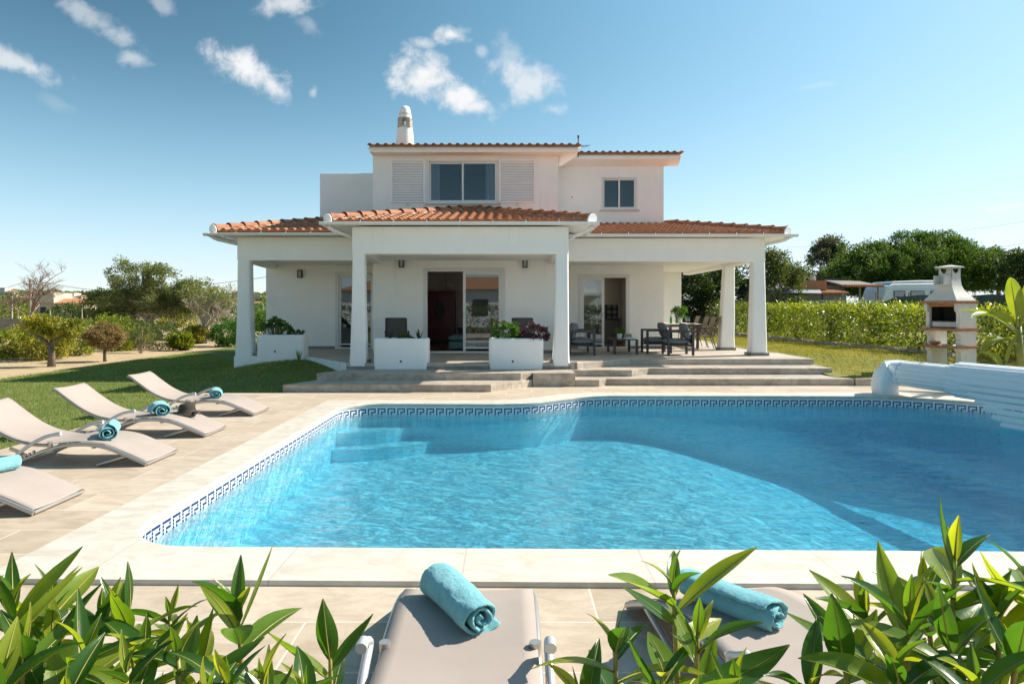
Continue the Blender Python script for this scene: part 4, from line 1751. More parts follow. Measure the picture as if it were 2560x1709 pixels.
def round_leaf_plant(label, loc, n, seed, spread, h, size):
    t = thing('geranium', label, 'plant', loc)
    g = random.Random(seed)
    ml, ms = MB(), MB()
    for k in range(n):
        a = g.uniform(0, 6.28)
        rr = spread * g.uniform(.1, 1) ** .6
        top = Vector((rr * math.cos(a), rr * math.sin(a) * .6, h * (1 - .55 * (rr / spread) ** 1.5) * g.uniform(.55, 1.0)))
        ms.tube([(top.x * .3, top.y * .3, -.02), tuple(top * .6 + Vector((0, 0, .03))), tuple(top)], .006, 4)
        nrm = Vector((math.cos(a) * .5 + g.uniform(-.4, .4), -.5 + g.uniform(-.4, .4), .8)).normalized()
        sx = nrm.orthogonal().normalized()
        sy = nrm.cross(sx)
        r = size * g.uniform(.6, 1.15)
        ring = []
        for j in range(12):
            b = 2 * math.pi * j / 12
            q = r * (1 + .09 * math.cos(6 * b))
            ring.append(top + sx * q * math.cos(b) + sy * q * math.sin(b) + nrm * .02 * math.cos(3 * b))
        c = len(ml.v)
        ml.v += [tuple(top - nrm * .015)] + [tuple(p) for p in ring]
        for j in range(12):
            ml.f.append((c, c + 1 + j, c + 1 + (j + 1) % 12))
    ms.build('stem', M['stem_green'], t, smooth=True, angle=180)
    ml.build('foliage', M['lf_bright'], t, smooth=True, angle=180)
    return t


round_leaf_plant('broad round leaved plant spilling over the bay planter', (-6.02, 17.7, .93), 70, 8, .42, .58, .075)
mound('ground_cover', 'low dark cushion of leaves at the porch end of the bay planter', 'plant', (-5.48, 17.68, .925), (.30, .17, .10), 'lf_dark', .035, 40, 30, 14)
blade_plant('tuft of long grass at the plinth corner of the terrace edge', (-5.30, 17.30, .30), 22, .34, 16, 'lf_grass_l', .012)


# ------------------------------------------------------------------ loungers (foot end at local x=0, head towards -x, centre line y=0)
PROFILE = [(.015, .028), (-.10, .082), (-.20, .125), (-.38, .198), (-.55, .232), (-.72, .238), (-.88, .225), (-1.03, .212), (-1.18, .222), (-1.36, .262), (-1.54, .345), (-1.72, .468), (-1.86, .575), (-1.925, .612)]


def smooth_path(pts, n):
    pts = [Vector(p) for p in pts]
    out = []
    m_ = len(pts)
    for k in range(n + 1):
        t = k / n * (m_ - 1)
        i = min(int(t), m_ - 2)
        f = t - i
        p0, p1, p2, p3 = pts[max(0, i - 1)], pts[i], pts[i + 1], pts[min(m_ - 1, i + 2)]
        out.append(.5 * ((2 * p1) + (p2 - p0) * f + (2 * p0 - 5 * p1 + 4 * p2 - p3) * f * f + (3 * p1 - p0 - 3 * p2 + p3) * f ** 3))
    return out


FLAT = PROFILE[:8] + [(-1.18, .212), (-1.36, .216), (-1.54, .226), (-1.72, .242), (-1.86, .256), (-1.925, .262)]


def make_lounger(label, arm_shift=0.0, shape=PROFILE):
    t = thing('sun_lounger', label, 'sun lounger', (0, 0, 0), 0, 'grey sling sun loungers round the pool')
    W = .325
    prof = smooth_path([(x, 0, z) for x, z in shape], 60)
    m = MB()
    rings = []
    ny = 10
    for p in prof:
        rings.append([(p.x, -W + (2 * W) * j / ny, p.z + .020 - .010 * math.sin(math.pi * j / ny)) for j in range(ny + 1)])
    m.loft(rings, False, False, closed=False)
    m.build('sling', M['sling'], t, smooth=True, angle=180, solid=.004)
    for s in (-1, 1):
        m = MB()
        # side rail: from the foot over the arch, then straight on down to the rear foot
        arch = smooth_path([(.02, s * W, .022), (-.10, s * W, .075), (-.20, s * W, .118), (-.38, s * W, .19), (-.55, s * W, .225), (-.72, s * W, .228), (-.90, s * W, .205), (-1.08, s * W, .15), (-1.24, s * W, .08), (-1.38, s * W, .018)], 36)
        m.tube(arch, .021, 10)
        m.build('side_rail', M['grey_alu'], t, smooth=True, angle=60)
        m = MB()
        bk = smooth_path([(-.98, s * (W - .016), .21)] + [(x, s * (W - .012), z) for x, z in shape[8:]], 22)
        m.tube(bk, .015, 8)
        m.tube([(-1.0, s * (W - .01), .19), (-1.0, s * (W - .01), .255)], [.022, .026], 8)
        m.build('back_rail', M['grey_alu'], t, smooth=True, angle=60)
        m = MB()
        a = arm_shift
        arm = smooth_path([(-1.42, s * (W + .035), .018), (-1.32, s * (W + .038), .12), (-1.20, s * (W + .04), .215), (-1.08, s * (W + .04), .285), (-.98 + a * .5, s * (W + .04), .325), (-.86 + a, s * (W + .04), .348)], 22)
        m.tube(arm, [.019] * 23, 12)
        m.tube([arm[-1] - Vector((.045, 0, .006)), arm[-1] + Vector((.006, 0, 0))], .023, 12)
        m.build('armrest', M['white_alu'], t, smooth=True, angle=60)
        m = MB()
        m.tube([(-.20, s * (W - .01), .105), (-.48, s * (W - .01), .018)], .02, 10)
        m.tube([(-.47, s * (W - .01), .02), (-.50, s * (W - .01), .012)], .023, 10)
        m.build('leg', M['grey_alu'], t, smooth=True, angle=60)
        m = MB()
        m.box(-1.33, -1.14, s * W - .006, s * W + .006, .10, .135, Matrix.Translation((0, 0, .06)) @ Matrix.Rotation(R(24), 4, 'Y') @ Matrix.Translation((-.02, 0, -.58)))
        for k in range(4):
            m.tube([(-1.17 - .045 * k, s * W - .012, .150 - .025 * k), (-1.17 - .045 * k, s * W + .012, .150 - .025 * k)], .014, 8)
        m.build('notch_bracket', M['grey_alu'], t)
    for x, z in ((.012, .022), (-1.925, shape[-1][1] - .01), (-.48, .02), (-1.38, .02), (-.55, .195)):
        m = MB()
        m.tube([(x, -W + .01, z), (x, W - .01, z)], .016, 8)
        m.build('cross_bar', M['grey_alu'], t, smooth=True, angle=60)
    return t


LNG = [
    ((-3.80, 5.76), 'taupe sun lounger cut off by the picture edge, nearest of the row beside the pool'),
    ((-3.80, 7.47), 'taupe sun lounger with one towel near its foot, second in the row beside the pool'),
    ((-3.90, 9.07), 'taupe sun lounger holding a towel and a dark woven hat'),
    ((-3.92, 10.80), 'taupe sun lounger beside the lawn edge, farthest of the row towards the house'),
]
lo = make_lounger(LNG[0][1])
for i, ((x, y), lab) in enumerate(LNG):
    o = lo if i == 0 else copy_tree(lo)
    o['label'] = lab
    o.location = (x, y, .002)
    o.rotation_euler = (0, 0, R((.8, -.6, .4, -.3)[i]))
lf = make_lounger('taupe sun lounger facing the pool with a turquoise towel, its arms in clear view', -.33, FLAT)
lf.location = (-.20, 3.86, .002)
lf.rotation_euler = (0, 0, R(90))
o = copy_tree(lf)
o['label'] = 'slanted taupe sun lounger half hidden behind the leafy stems'
o.location = (.98, 3.80, .002)
o.rotation_euler = (0, 0, R(90 + 13))


# rolled towels: a spiral sheet drawn out along its axis (local x)
def towel(label, loc, rz, L, r, seed, group='rolled turquoise towels', tilt=0.0, turns=2.6, twist=0):
    g = random.Random(seed)
    m = MB()
    ns, nl = 84, 26
    rings = []
    for k in range(nl + 1):
        u = k / nl
        x = (u - .5) * L
        sag = 1 + .06 * math.sin(u * 3.1 + seed) + .10 * math.sin(math.pi * u) ** 2 * .5
        ring = []
        for j in range(ns + 1):
            th = j / ns * turns * 2 * math.pi
            frac = j / ns
            rad = (r * .16 + (r - r * .16) * frac) * sag
            # the layers slip past each other at the ends
            slip = (1 - frac) * (.022 if u > .5 else -.012) * (2 * abs(u - .5)) ** 6 * L * 2.2 + .012 * math.sin(th * 1.5 + seed) * (2 * abs(u - .5)) ** 8
            nzv = noise.noise(Vector((x * 9 + seed, math.cos(th) * frac * 2.2, math.sin(th) * frac * 2.2)))
            rr = rad * (1 + .10 * nzv)
            if frac > .93:
                rr *= 1 + (frac - .93) * (1.6 + 2.2 * math.sin(seed * 1.7) ** 2)
            a = th + seed
            y, z = rr * math.cos(a) * 1.12, rr * math.sin(a) * .92
            z = max(z, -r * .80)
            ring.append((x + slip, y + .02 * math.sin(u * 2.6 + seed * .7), z + r * .82))
        rings.append(ring)
    m.loft(rings, False, False, closed=False)
    o = m.build('rolled_towel', M['towel'], None, smooth=True, angle=180, solid=r * .17)
    md = o.modifiers.new('sub', 'SUBSURF')
    md.levels = md.render_levels = 1
    tex = bpy.data.textures.get('terry') or bpy.data.textures.new('terry', 'CLOUDS')
    tex.noise_scale = .010
    dm = o.modifiers.new('terry', 'DISPLACE')
    dm.texture = tex
    dm.strength = .010
    dm.mid_level = .5
    dm.texture_coords = 'LOCAL'
    o.location = loc
    o.rotation_euler = (0, tilt, rz)
    return tag(o, label, 'towel', group)


towel('thick turquoise towel roll lying askew on the lounger that faces the pool', (-.235, 3.17, .243), R(-56), .47, .091, 2, tilt=R(2))
towel('long pale turquoise towel roll behind the leafy stems on the slanted lounger', (1.03, 3.18, .243), R(-50), .47, .074, 5, tilt=R(2))
towel('turquoise towel roll on the lounger cut off by the picture edge', (-4.40, 5.80, .250), R(75), .42, .075, 3)
towel('turquoise towel roll on the second lounger of the poolside row, loose end hanging', (-4.37, 7.50, .250), R(-62), .44, .085, 4)
towel('turquoise towel roll lying beside the dark woven hat', (-4.60, 9.06, .250), R(-62), .40, .095, 6)
towel('turquoise towel roll on the farthest lounger near the lawn', (-4.60, 10.78, .250), R(-72), .40, .085, 7)

# woven hat
ht = thing('woven_hat', 'dark brown woven hat beside a towel on the third lounger', 'hat', (-4.34, 9.22, .232))
m = MB()
rings = []
for r, z in ((.175, .006), (.17, .016), (.12, .03), (.108, .07), (.105, .115), (.085, .142), (.04, .152), (.004, .154)):
    rings.append([(r * math.cos(a) * (1 + .05 * math.sin(3 * a)), r * math.sin(a) * .9, z + (.02 * math.sin(2 * a + .6) if r > .15 else .012 * math.cos(a))) for a in [2 * math.pi * j / 28 for j in range(28)]])
m.loft(rings)
M['straw'] = pmat('dark_straw', (.055, .042, .032), .9, .25, 60, .9, 180, bdist=.01)
m.build('crown', M['straw'], ht, smooth=True, angle=180)
m = MB()
m.tube([(.11 * math.cos(a), .10 * math.sin(a), .036) for a in [2 * math.pi * j / 24 for j in range(25)]], .010, 6)
m.tube([(.10, -.05, .03), (.18, -.10, .03), (.22, -.06, .012)], .012, 6)
m.build('hat_band', M['dark_metal'], ht, smooth=True, angle=180)

# ------------------------------------------------------------------ pool cover reel
reel = thing('pool_cover_reel', 'white slatted pool cover rolled on its reel at the deep end', 'pool cover', (0, 0, 0))
A0, A1 = Vector((7.42, 12.95, .43)), Vector((8.95, 6.0, .47))
ax = (A1 - A0).normalized()
side = Vector((-ax.y, ax.x, 0)).normalized()
if side.x > 0:
    side = -side
upv = Vector((0, 0, 1))


def roll(m, a, b, rad, nslat):
    rings = []
    n = nslat * 5
    for P_ in (a, b):
        ring = []
        for j in range(n):
            th = 2 * math.pi * j / n
            q = (j % 5)
            rr = rad * (1 - (.085 if q == 0 else 0) + (.015 if q in (2, 3) else 0))
            ring.append(P_ + side * rr * math.cos(th) + upv * rr * math.sin(th))
        rings.append(ring)
    m.loft(rings)


m = MB()
roll(m, A0 + ax * .05, A0 + ax * 1.35, .235, 14)
m.build('tube', M['white_plastic'], reel, smooth=True, angle=25)
m = MB()
roll(m, A0 + ax * 1.20, A0 + ax * 2.25, .262, 16)
roll(m, A0 + ax * 1.34, A1, .30, 18)
m.build('rolled_slats', M['white_plastic'], reel, smooth=True, angle=25)
# slats that leave the roll and drop to the water, each one's end cut back to follow the pool
m = MB()
zc = A0.z
nsl = 7
for k in range(nsl):
    z1 = .50 - k * .098
    z0 = z1 - .085
    s0 = 1.50 + k * .16
    rings = []
    for sdist in (s0, 7.0):
        c = A0 + ax * sdist
        off1 = .315 + .012 * k
        pts = []
        for q in range(5):
            zz = z1 + (z0 - z1) * q / 4
            bul = .030 * math.sin(math.pi * q / 4)
            pts.append(Vector((c.x, c.y, 0)) + side * (off1 + bul + .003 * q) + upv * zz)
        for q in range(5):
            zz = z0 + (z1 - z0) * q / 4
            pts.append(Vector((c.x, c.y, 0)) + side * (off1 - .012) + upv * zz)
        rings.append(pts)
    m.loft(rings)
m.build('hanging_slats', M['white_plastic'], reel, smooth=True, angle=40)
# end housing: rises from the coping and bends over into the tube
m = MB()
path = [Vector((7.20, 13.02, .03)), Vector((7.18, 13.02, .22)), Vector((7.20, 13.02, .36)), Vector((7.28, 12.99, .46)), A0 + ax * -.02, A0 + ax * .16]
secs = []
for i, (p, w, d) in enumerate(zip(path, (.20, .205, .215, .235, .245, .24), (.20, .21, .225, .245, .25, .245))):
    k = min(1, max(0, (i - 1) / 3.0))
    xa = Vector((1, 0, 0)).lerp(-upv, k).normalized() if i < 5 else -upv
    ya = Vector((0, 1, 0)).lerp(-side, k * k).normalized()
    ring = []
    for j in range(20):
        a = 2 * math.pi * j / 20
        c_, s_ = math.cos(a), math.sin(a)
        e = .55 if i < 2 else .8
        ring.append(p + xa * (w * math.copysign(abs(c_) ** e, c_)) + ya * (d * math.copysign(abs(s_) ** e, s_)))
    secs.append(ring)
m.loft(secs)
m.build('end_housing', M['white_plastic'], reel, smooth=True, angle=60)
m = MB()
c = A0 + ax * .55 + upv * .235
m.tube([c, c + side * .06 + upv * -.01, c + side * .13 + upv * -.05], .012, 6)
m.tube([c + ax * .04, c + ax * .04 + side * .09 + upv * .0], .010, 6)
m.build('strap', M['steel'], reel)
c = A0 + ax * 2.9 + side * .42
m = MB()
m.tube(smooth_path([(c.x, c.y, .10), (c.x - .02, c.y - .02, .0), (c.x + .03, c.y - .06, -.08), (c.x - .02, c.y - .10, -.16), (c.x + .02, c.y - .12, -.2)], 16), .012, 6)
m.build('pull_cord', M['white_plastic'], reel, smooth=True, angle=180)
m = MB()
for d_ in (4.5,):
    c = A0 + ax * d_
    m.tube([(c.x, c.y, .0), (c.x, c.y, .4)], .06, 10)
m.build('support_post', M['white_plastic'], reel)

# ------------------------------------------------------------------ barbecue
bq = thing('barbecue', 'white masonry barbecue with brick ledges and a flared chimney hood', 'barbecue', (10.35, 16.0, .27), R(-70))
bq.scale = (.92, .90, 1)
W2, D2 = .46, .34


def slab(m, x0, x1, y0, y1, z0, z1):
    m.box(x0, x1, y0, y1, z0, z1)


for sx in (-1, 1):
    m = MB()
    x0, x1 = (-.46, -.32) if sx < 0 else (.32, .46)
    for (za, zb) in ((0, .47), (.53, .87)):
        pr = [(-.34, za), (-.20, za + .03), (-.22, zb - .12), (-.27, zb - .06), (-.30, zb - .05), (-.34, zb), (.34, zb), (.34, za)] if za > 0 else [(-.26, za), (-.22, za + .05), (-.22, zb - .10), (-.28, zb - .04), (-.30, zb), (.34, zb), (.34, za)]
        if za > 0:
            pr = [(-.22, za), (-.22, zb - .14), (-.27, zb - .07), (-.33, zb - .06), (-.33, zb), (.34, zb), (.34, za)]
        m.loft([[(x, y, z) for y, z in pr] for x in (x0, x1)])
    m.build('support', M['concrete'], bq, bevel=.008)
m = MB()
pr = [(-.26, .93), (-.26, 1.28), (-.33, 1.34), (-.33, 1.50), (.34, 1.50), (.34, .93)]
m.loft([[(x, y, z) for y, z in pr] for x in (-.46, -.36)])
m.loft([[(x, y, z) for y, z in pr] for x in (.36, .46)])
m.box(-.355, .355, .26, .338, .932, 1.498)
m.build('firebox', M['concrete'], bq, bevel=.008)
m = MB()
m.box(-.354, .354, .22, .258, .934, 1.496)
m.box(-.354, -.335, -.18, .22, .934, 1.496)
m.box(.335, .354, -.18, .22, .934, 1.496)
m.box(-.33, .33, -.18, .22, .935, .95)
m.build('fire_lining', M['darkvoid'], bq)
m = MB()
m.box(-.335, .335, -.20, -.185, .955, 1.07)
for k in range(12):
    m.tube([(-.32 + .058 * k, -.18, 1.09), (-.32 + .058 * k, .2, 1.09)], .004, 4)
m.tube([(-.33, -.19, 1.08), (.33, -.19, 1.08)], .008, 6)
m.build('grill_tray', M['steel'], bq)


def brick_band(z0, z1, ov, yfront=-.42):
    m = MB()
    b = .055
    nx = round((2 * (W2 + ov)) / b)
    for k in range(nx):
        x = -(W2 + ov) + k * (2 * (W2 + ov)) / nx
        m.box(x + .003, x + (2 * (W2 + ov)) / nx - .003, yfront, yfront + .12, z0, z1)
    ny = round((.36 - yfront - .12) / .11)
    for sx in (-1, 1):
        for k in range(ny):
            y = yfront + .12 + k * (.36 - yfront - .12) / ny
            xa, xb = sorted((sx * (W2 + ov), sx * (W2 + ov - .10)))
            m.box(xa, xb, y + .003, y + (.36 - yfront - .12) / ny - .003, z0, z1)
    o = m.build('brick_ledge', M['terracotta'], bq)
    m = MB()
    m.box(-(W2 + ov) + .006, W2 + ov - .006, yfront + .006, .355, z0 + .003, z1 - .003)
    m.build('ledge_slab', M['concrete'], o)


brick_band(.472, .53, .06)
brick_band(.872, .93, .06)
brick_band(1.502, 1.56, .06, -.40)
m = MB()
for k in range(11):
    m.box(-.33 + .06 * k + .003, -.33 + .06 * (k + 1) - .003, -.30, -.22, 1.43, 1.495)
m.build('brick_lintel', M['terracotta'], bq)
m = MB()
secs = []
for z, hx, hy in ((1.562, .44, .355), (1.60, .425, .34), (1.66, .375, .30), (1.74, .30, .245), (1.83, .235, .20), (1.93, .195, .175), (2.04, .18, .168), (2.10, .178, .166)):
    secs.append([(-hx, -hy, z), (hx, -hy, z), (hx, hy, z), (-hx, hy, z)])
m.loft(secs)
m.build('hood', M['concrete'], bq, smooth=True, angle=30)
m = MB()
for face in range(4):
    hw = .178 if face % 2 == 0 else .166
    dp = .166 if face % 2 == 0 else .178
    n = 12
    top = 2.33
    outer = [(-hw, 2.102), (hw, 2.102), (hw, top)] + [(hw * .78 * math.cos(math.pi * j / n), top - hw * .78 * math.sin(math.pi * j / n)) for j in range(n + 1)] + [(-hw, top)]
    rot = Matrix.Rotation(math.pi / 2 * face, 4, 'Z')
    pts = [Vector((x, 0, z)) for x, z in outer]
    tri = tessellate_polygon([[Vector((x, z, 0)) for x, z in outer]])
    for yo in (-dp, -dp + .03):
        for a, b, c in tri:
            m.face([rot @ Vector((outer[q][0], yo, outer[q][1])) for q in (a, b, c)])
    for q in range(len(outer)):
        q2 = (q + 1) % len(outer)
        m.face([rot @ Vector((outer[q][0], -dp, outer[q][1])), rot @ Vector((outer[q2][0], -dp, outer[q2][1])), rot @ Vector((outer[q2][0], -dp + .03, outer[q2][1])), rot @ Vector((outer[q][0], -dp + .03, outer[q][1]))])
m.build('chimney_neck', M['concrete'], bq)
m = MB()
m.loft([[(-.235, -.225, 2.332), (.235, -.225, 2.332), (.235, .225, 2.332), (-.235, .225, 2.332)], [(-.235, -.225, 2.36), (.235, -.225, 2.36), (.235, .225, 2.36), (-.235, .225, 2.36)], [(-.03, -.03, 2.40), (.03, -.03, 2.40), (.03, .03, 2.40), (-.03, .03, 2.40)]])
m.build('chimney_cap', M['concrete'], bq)
m = MB()
m.box(-.14, .16, -.42, -.10, 2.12, 2.15, Matrix.Translation((0, 0, 0)) @ Matrix.Rotation(R(-6), 4, 'X'))
m.box(-.14, -.115, -.40, -.12, 1.93, 2.15)
m.box(.135, .16, -.40, -.12, 1.93, 2.15)
m.box(-.11, .13, -.36, -.20, 1.92, 1.95)
m.build('spark_hood', M['concrete'], bq, bevel=.006)
bw = thing('clay_bowl', 'small brown clay bowl on the lower brick ledge of the barbecue', 'bowl', (10.09, 16.13, .80))
m = MB()
m.lathe([(.05, 0), (.10, .03), (.13, .08), (.12, .085), (.09, .04), (.02, .02)], n=18)
m.build('bowl', M['terracotta'], bw, smooth=True, angle=60)
tr = thing('grill_tongs', 'metal grill tools lying on the lower brick ledge of the barbecue', 'tools', (10.17, 15.86, .805), R(-70))
m = MB()
m.tube([(-.2, 0, .01), (.2, .03, .03)], .01, 5)
m.tube([(-.2, .03, .01), (.2, -.02, .03)], .01, 5)
m.box(-.05, .15, -.05, .05, .0, .015)
m.build('tool', M['steel'], tr)


# ------------------------------------------------------------------ terrace furniture
def cushion(m, x0, x1, y0, y1, z0, z1, mt=None, puff=.02, n=7):
    """a soft box: rounded, bulging in the middle."""
    def g(u, v, top):
        bx = 1 - abs(2 * u - 1) ** 4
        by = 1 - abs(2 * v - 1) ** 4
        k = (bx * by) ** .5
        zc_ = (z0 + z1) / 2
        h = (z1 - z0) / 2
        return zc_ + (h * (.35 + .65 * k) + puff * k) * (1 if top else -1)
    idx = {}
    for top in (0, 1):
        for j in range(n + 1):
            for i in range(n + 1):
                u, v = i / n, j / n
                p = Vector((x0 + (x1 - x0) * u, y0 + (y1 - y0) * v, g(u, v, top)))
                idx[top, i, j] = m.vert(mt @ p if mt else p)
    for j in range(n):
        for i in range(n):
            m.f.append((idx[1, i, j], idx[1, i + 1, j], idx[1, i + 1, j + 1], idx[1, i, j + 1]))
            m.f.append((idx[0, i, j], idx[0, i, j + 1], idx[0, i + 1, j + 1], idx[0, i + 1, j]))
    for i in range(n):
        m.f.append((idx[0, i, 0], idx[0, i + 1, 0], idx[1, i + 1, 0], idx[1, i, 0]))
        m.f.append((idx[0, i + 1, n], idx[0, i, n], idx[1, i, n], idx[1, i + 1, n]))
        m.f.append((idx[0, 0, i + 1], idx[0, 0, i], idx[1, 0, i], idx[1, 0, i + 1]))
        m.f.append((idx[0, n, i], idx[0, n, i + 1], idx[1, n, i + 1], idx[1, n, i]))


def lounge_seat(name, label, cat, width, ncush, group=None):
    """faces local +x; sides along y."""
    t = thing(name, label, cat, (0, 0, 0), 0, group)
    d, w = .70, width / 2
    for s in (-1, 1):
        m = MB()
        y0, y1 = sorted((s * w, s * (w - .06)))
        m.box(-d / 2, -d / 2 + .06, y0, y1, 0, .60)
        m.box(d / 2 - .06, d / 2, y0, y1, 0, .60)
        m.box(-d / 2, d / 2, y0, y1, .601, .655)
        m.build('armrest', M['anthracite'], t, bevel=.005)
    m = MB()
    m.box(-d / 2 + .01, d / 2 - .01, -w + .06, w - .06, .24, .285)
    m.box(-d / 2, -d / 2 + .05, -w + .06, w - .06, .30, .56)
    m.build('seat_frame', M['anthracite'], t, bevel=.005)
    cw = (2 * w - .14) / ncush
    for k in range(ncush):
        m = MB()
        y0 = -w + .07 + k * cw
        cushion(m, -d / 2 + .06, d / 2 + .02, y0 + .005, y0 + cw - .005, .29, .42)
        m.build('seat_cushion', M['grey_cushion'], t, smooth=True, angle=180, subsurf=1)
        m = MB()
        mt = Matrix.Translation((-d / 2 + .09, 0, .42)) @ Matrix.Rotation(R(-72), 4, 'Y')
        cushion(m, 0.0, .44, y0 + .005, y0 + cw - .005, -.075, .075, mt)
        m.build('back_cushion', M['grey_cushion'], t, smooth=True, angle=180, subsurf=1)
    return t


a1 = lounge_seat('lounge_chair', 'grey cushioned lounge armchair close to the terrace edge', 'armchair', .72, 1, 'grey lounge armchairs on the terrace')
a1.location = (4.50, 18.10, TZ)
a1.rotation_euler = (0, 0, math.pi)
a2 = copy_tree(a1)
a2.location = (4.12, 18.98, TZ)
a2.rotation_euler = (0, 0, math.pi + R(2))
a2['label'] = 'grey cushioned lounge armchair tucked behind another one near the wall corner'
sf = lounge_seat('sofa', 'grey two seat outdoor sofa partly hidden by the porch pillar', 'sofa', 1.5, 2)
sf.location = (1.93, 18.50, TZ)
ct = thing('coffee_table', 'low anthracite metal coffee table between sofa and armchairs', 'coffee table', (3.15, 18.85, TZ))
m = MB()
m.box(-.33, .33, -.62, .62, .375, .40)
m.build('table_top', M['anthracite'], ct, bevel=.004)
for sx in (-1, 1):
    for sy in (-1, 1):
        m = MB()
        xa, xb = sorted((sx * .33, sx * .265))
        ya, yb = sorted((sy * .62, sy * .555))
        m.box(xa, xb, ya, yb, 0, .374)
        m.build('leg', M['anthracite'], ct, bevel=.005)
pp = thing('potted_plant', 'small green plant in a white tapered pot on the coffee table', 'pot plant', (3.06, 18.72, TZ + .402))
m = MB()
m.lathe([(.055, 0), (.078, .14), (.070, .14), (.066, .125), (.001, .125)], n=20)
m.build('pot', M['alu'], pp, smooth=True, angle=50)
P, D, C = clumps((0, 0, .19), (.12, .12, .08), 16, 30, .06, 21, .3)
leaf_cloud('foliage', P, .05, M['lf_bright'], pp, .2, D, .6, 21)
bk = thing('magazine_stack', 'pale magazines lying on the coffee table', 'magazines', (3.30, 18.58, TZ + .402), R(12))
m = MB()
m.box(-.14, .14, -.10, .10, 0, .018)
m.build('magazine', M['alu'], bk)
m = MB()
m.box(-.12, .15, -.09, .11, .0185, .034)
m.build('magazine', M['gutter'], bk)
bx = thing('wooden_box', 'small pale wooden box behind the magazines on the coffee table', 'box', (3.36, 19.15, TZ + .402), R(-8))
M['palewood'] = pmat('pale_wood', (.52, .42, .28), .6, .15, 14)
m = MB()
m.loft([rsq(-.11, .11, -.05, .05, z, .02) for z in (.012, .1)])
m.box(-.09, .09, -.04, .04, 0, .012)
m.build('body', M['palewood'], bx)
m = MB()
m.loft([rsq(-.105, .105, -.045, .045, z, .02) for z in (.101, .115)])
m.build('lid', M['palewood'], bx)


def sling_chair(name, label, group, fabric, metal):
    """stacking armchair, faces local +x."""
    t = thing(name, label, 'chair', (0, 0, 0), 0, group)
    w = .26
    sl = smooth_path([(.24, 0, .40), (.12, 0, .405), (-.05, 0, .40), (-.17, 0, .41), (-.22, 0, .46), (-.26, 0, .62), (-.31, 0, .80), (-.37, 0, .97)], 30)
    m = MB()
    m.loft([[(p.x, y, p.z) for y in (-w, -w * .5, 0, w * .5, w)] for p in sl[:13]], False, False, closed=False)
    m.build('seat', M[fabric], t, smooth=True, angle=180, solid=.006)
    m = MB()
    m.loft([[(p.x, y, p.z) for y in (-w, -w * .5, 0, w * .5, w)] for p in sl[14:]], False, False, closed=False)
    m.build('backrest', M[fabric], t, smooth=True, angle=180, solid=.006)
    for s in (-1, 1):
        m = MB()
        m.tube([p + Vector((0, s * (w + .01), 0)) for p in sl], .013, 7)
        m.build('side_frame', M[metal], t, smooth=True, angle=180)
        m = MB()
        m.tube(smooth_path([(.27, s * (w + .03), 0), (.22, s * (w + .03), .3), (.20, s * (w + .035), .52), (.14, s * (w + .04), .62), (0, s * (w + .04), .65), (-.24, s * (w + .03), .63)], 24), .013, 7)
        m.build('armrest', M[metal], t, smooth=True, angle=180)
        m = MB()
        m.tube(smooth_path([(.05, s * (w + .025), .64), (-.08, s * (w + .025), .50), (-.16, s * (w + .025), .36), (-.28, s * (w + .025), 0)], 16), .013, 7)
        m.build('leg', M[metal], t, smooth=True, angle=180)
    for x, z in ((.23, .39), (-.18, .34), (-.37, .975)):
        m = MB()
        m.tube([(x, -w, z), (x, w, z)], .0125, 6)
        m.build('cross_bar', M[metal], t)
    return t


c1 = sling_chair('porch_chair', 'dark sling chair behind the planter with spiky leaves', 'dark sling chairs on the middle porch', 'dark_sling', 'dark_metal')
c1.location = (-2.85, 17.5, TZ)
c1.rotation_euler = (0, 0, R(-90 + 12))
c2 = copy_tree(c1)
c2.location = (.38, 17.5, TZ)
c2.rotation_euler = (0, 0, R(-90))
c2['label'] = 'dark sling chair behind the planter with purple leaves'

dt = thing('dining_table', 'pale topped outdoor dining table set with bottles and glasses', 'dining table', (5.42, 22.0, TZ))
m = MB()
m.box(-.52, .52, -1.1, 1.1, .73, .755)
m.build('table_top', M['coping'], dt, bevel=.008)
m = MB()
frame_rect_pts = [(-.44, -.40, -1.0, 1.0), (.40, .44, -1.0, 1.0)]
for a, b, c_, d_ in frame_rect_pts:
    m.box(a, b, c_, d_, .66, .728)
m.box(-.40, .40, -1.0, -.96, .66, .728)
m.box(-.40, .40, .96, 1.0, .66, .728)
m.build('apron', M['brown_metal'], dt)
for sx in (-1, 1):
    for sy in (-1, 1):
        m = MB()
        m.loft([rsq(sx * .42 - .04, sx * .42 + .04, sy * .98 - .04, sy * .98 + .04, z, .015) for z in (0, .729)])
        m.build('leg', M['brown_metal'], dt)
dc = sling_chair('dining_chair', 'taupe sling dining chair on the garden side, beside the pillar', 'taupe sling chairs round the dining table', 'taupe_sling', 'brown_metal')
spots = [((6.02, 21.15), 180, None), ((6.06, 22.0), 180, 'taupe sling dining chair on the garden side, halfway along the table'),
         ((6.02, 22.9), 180, 'taupe sling dining chair on the garden side, at the far corner of the table'),
         ((4.98, 21.9), 0, 'taupe sling dining chair with its back to the house wall, nearer the armchairs'), ((4.98, 22.75), 0, 'taupe sling dining chair with its back to the house wall, at the far end'),
         ((5.95, 20.45), 165, 'taupe sling dining chair pushed out beside the slim pillar')]
for i, ((x, y), rz, lab) in enumerate(spots):
    o = dc if i == 0 else copy_tree(dc)
    o.location = (x, y, TZ)
    o.rotation_euler = (0, 0, R(rz))
    if lab:
        o['label'] = lab
TT = TZ + .757


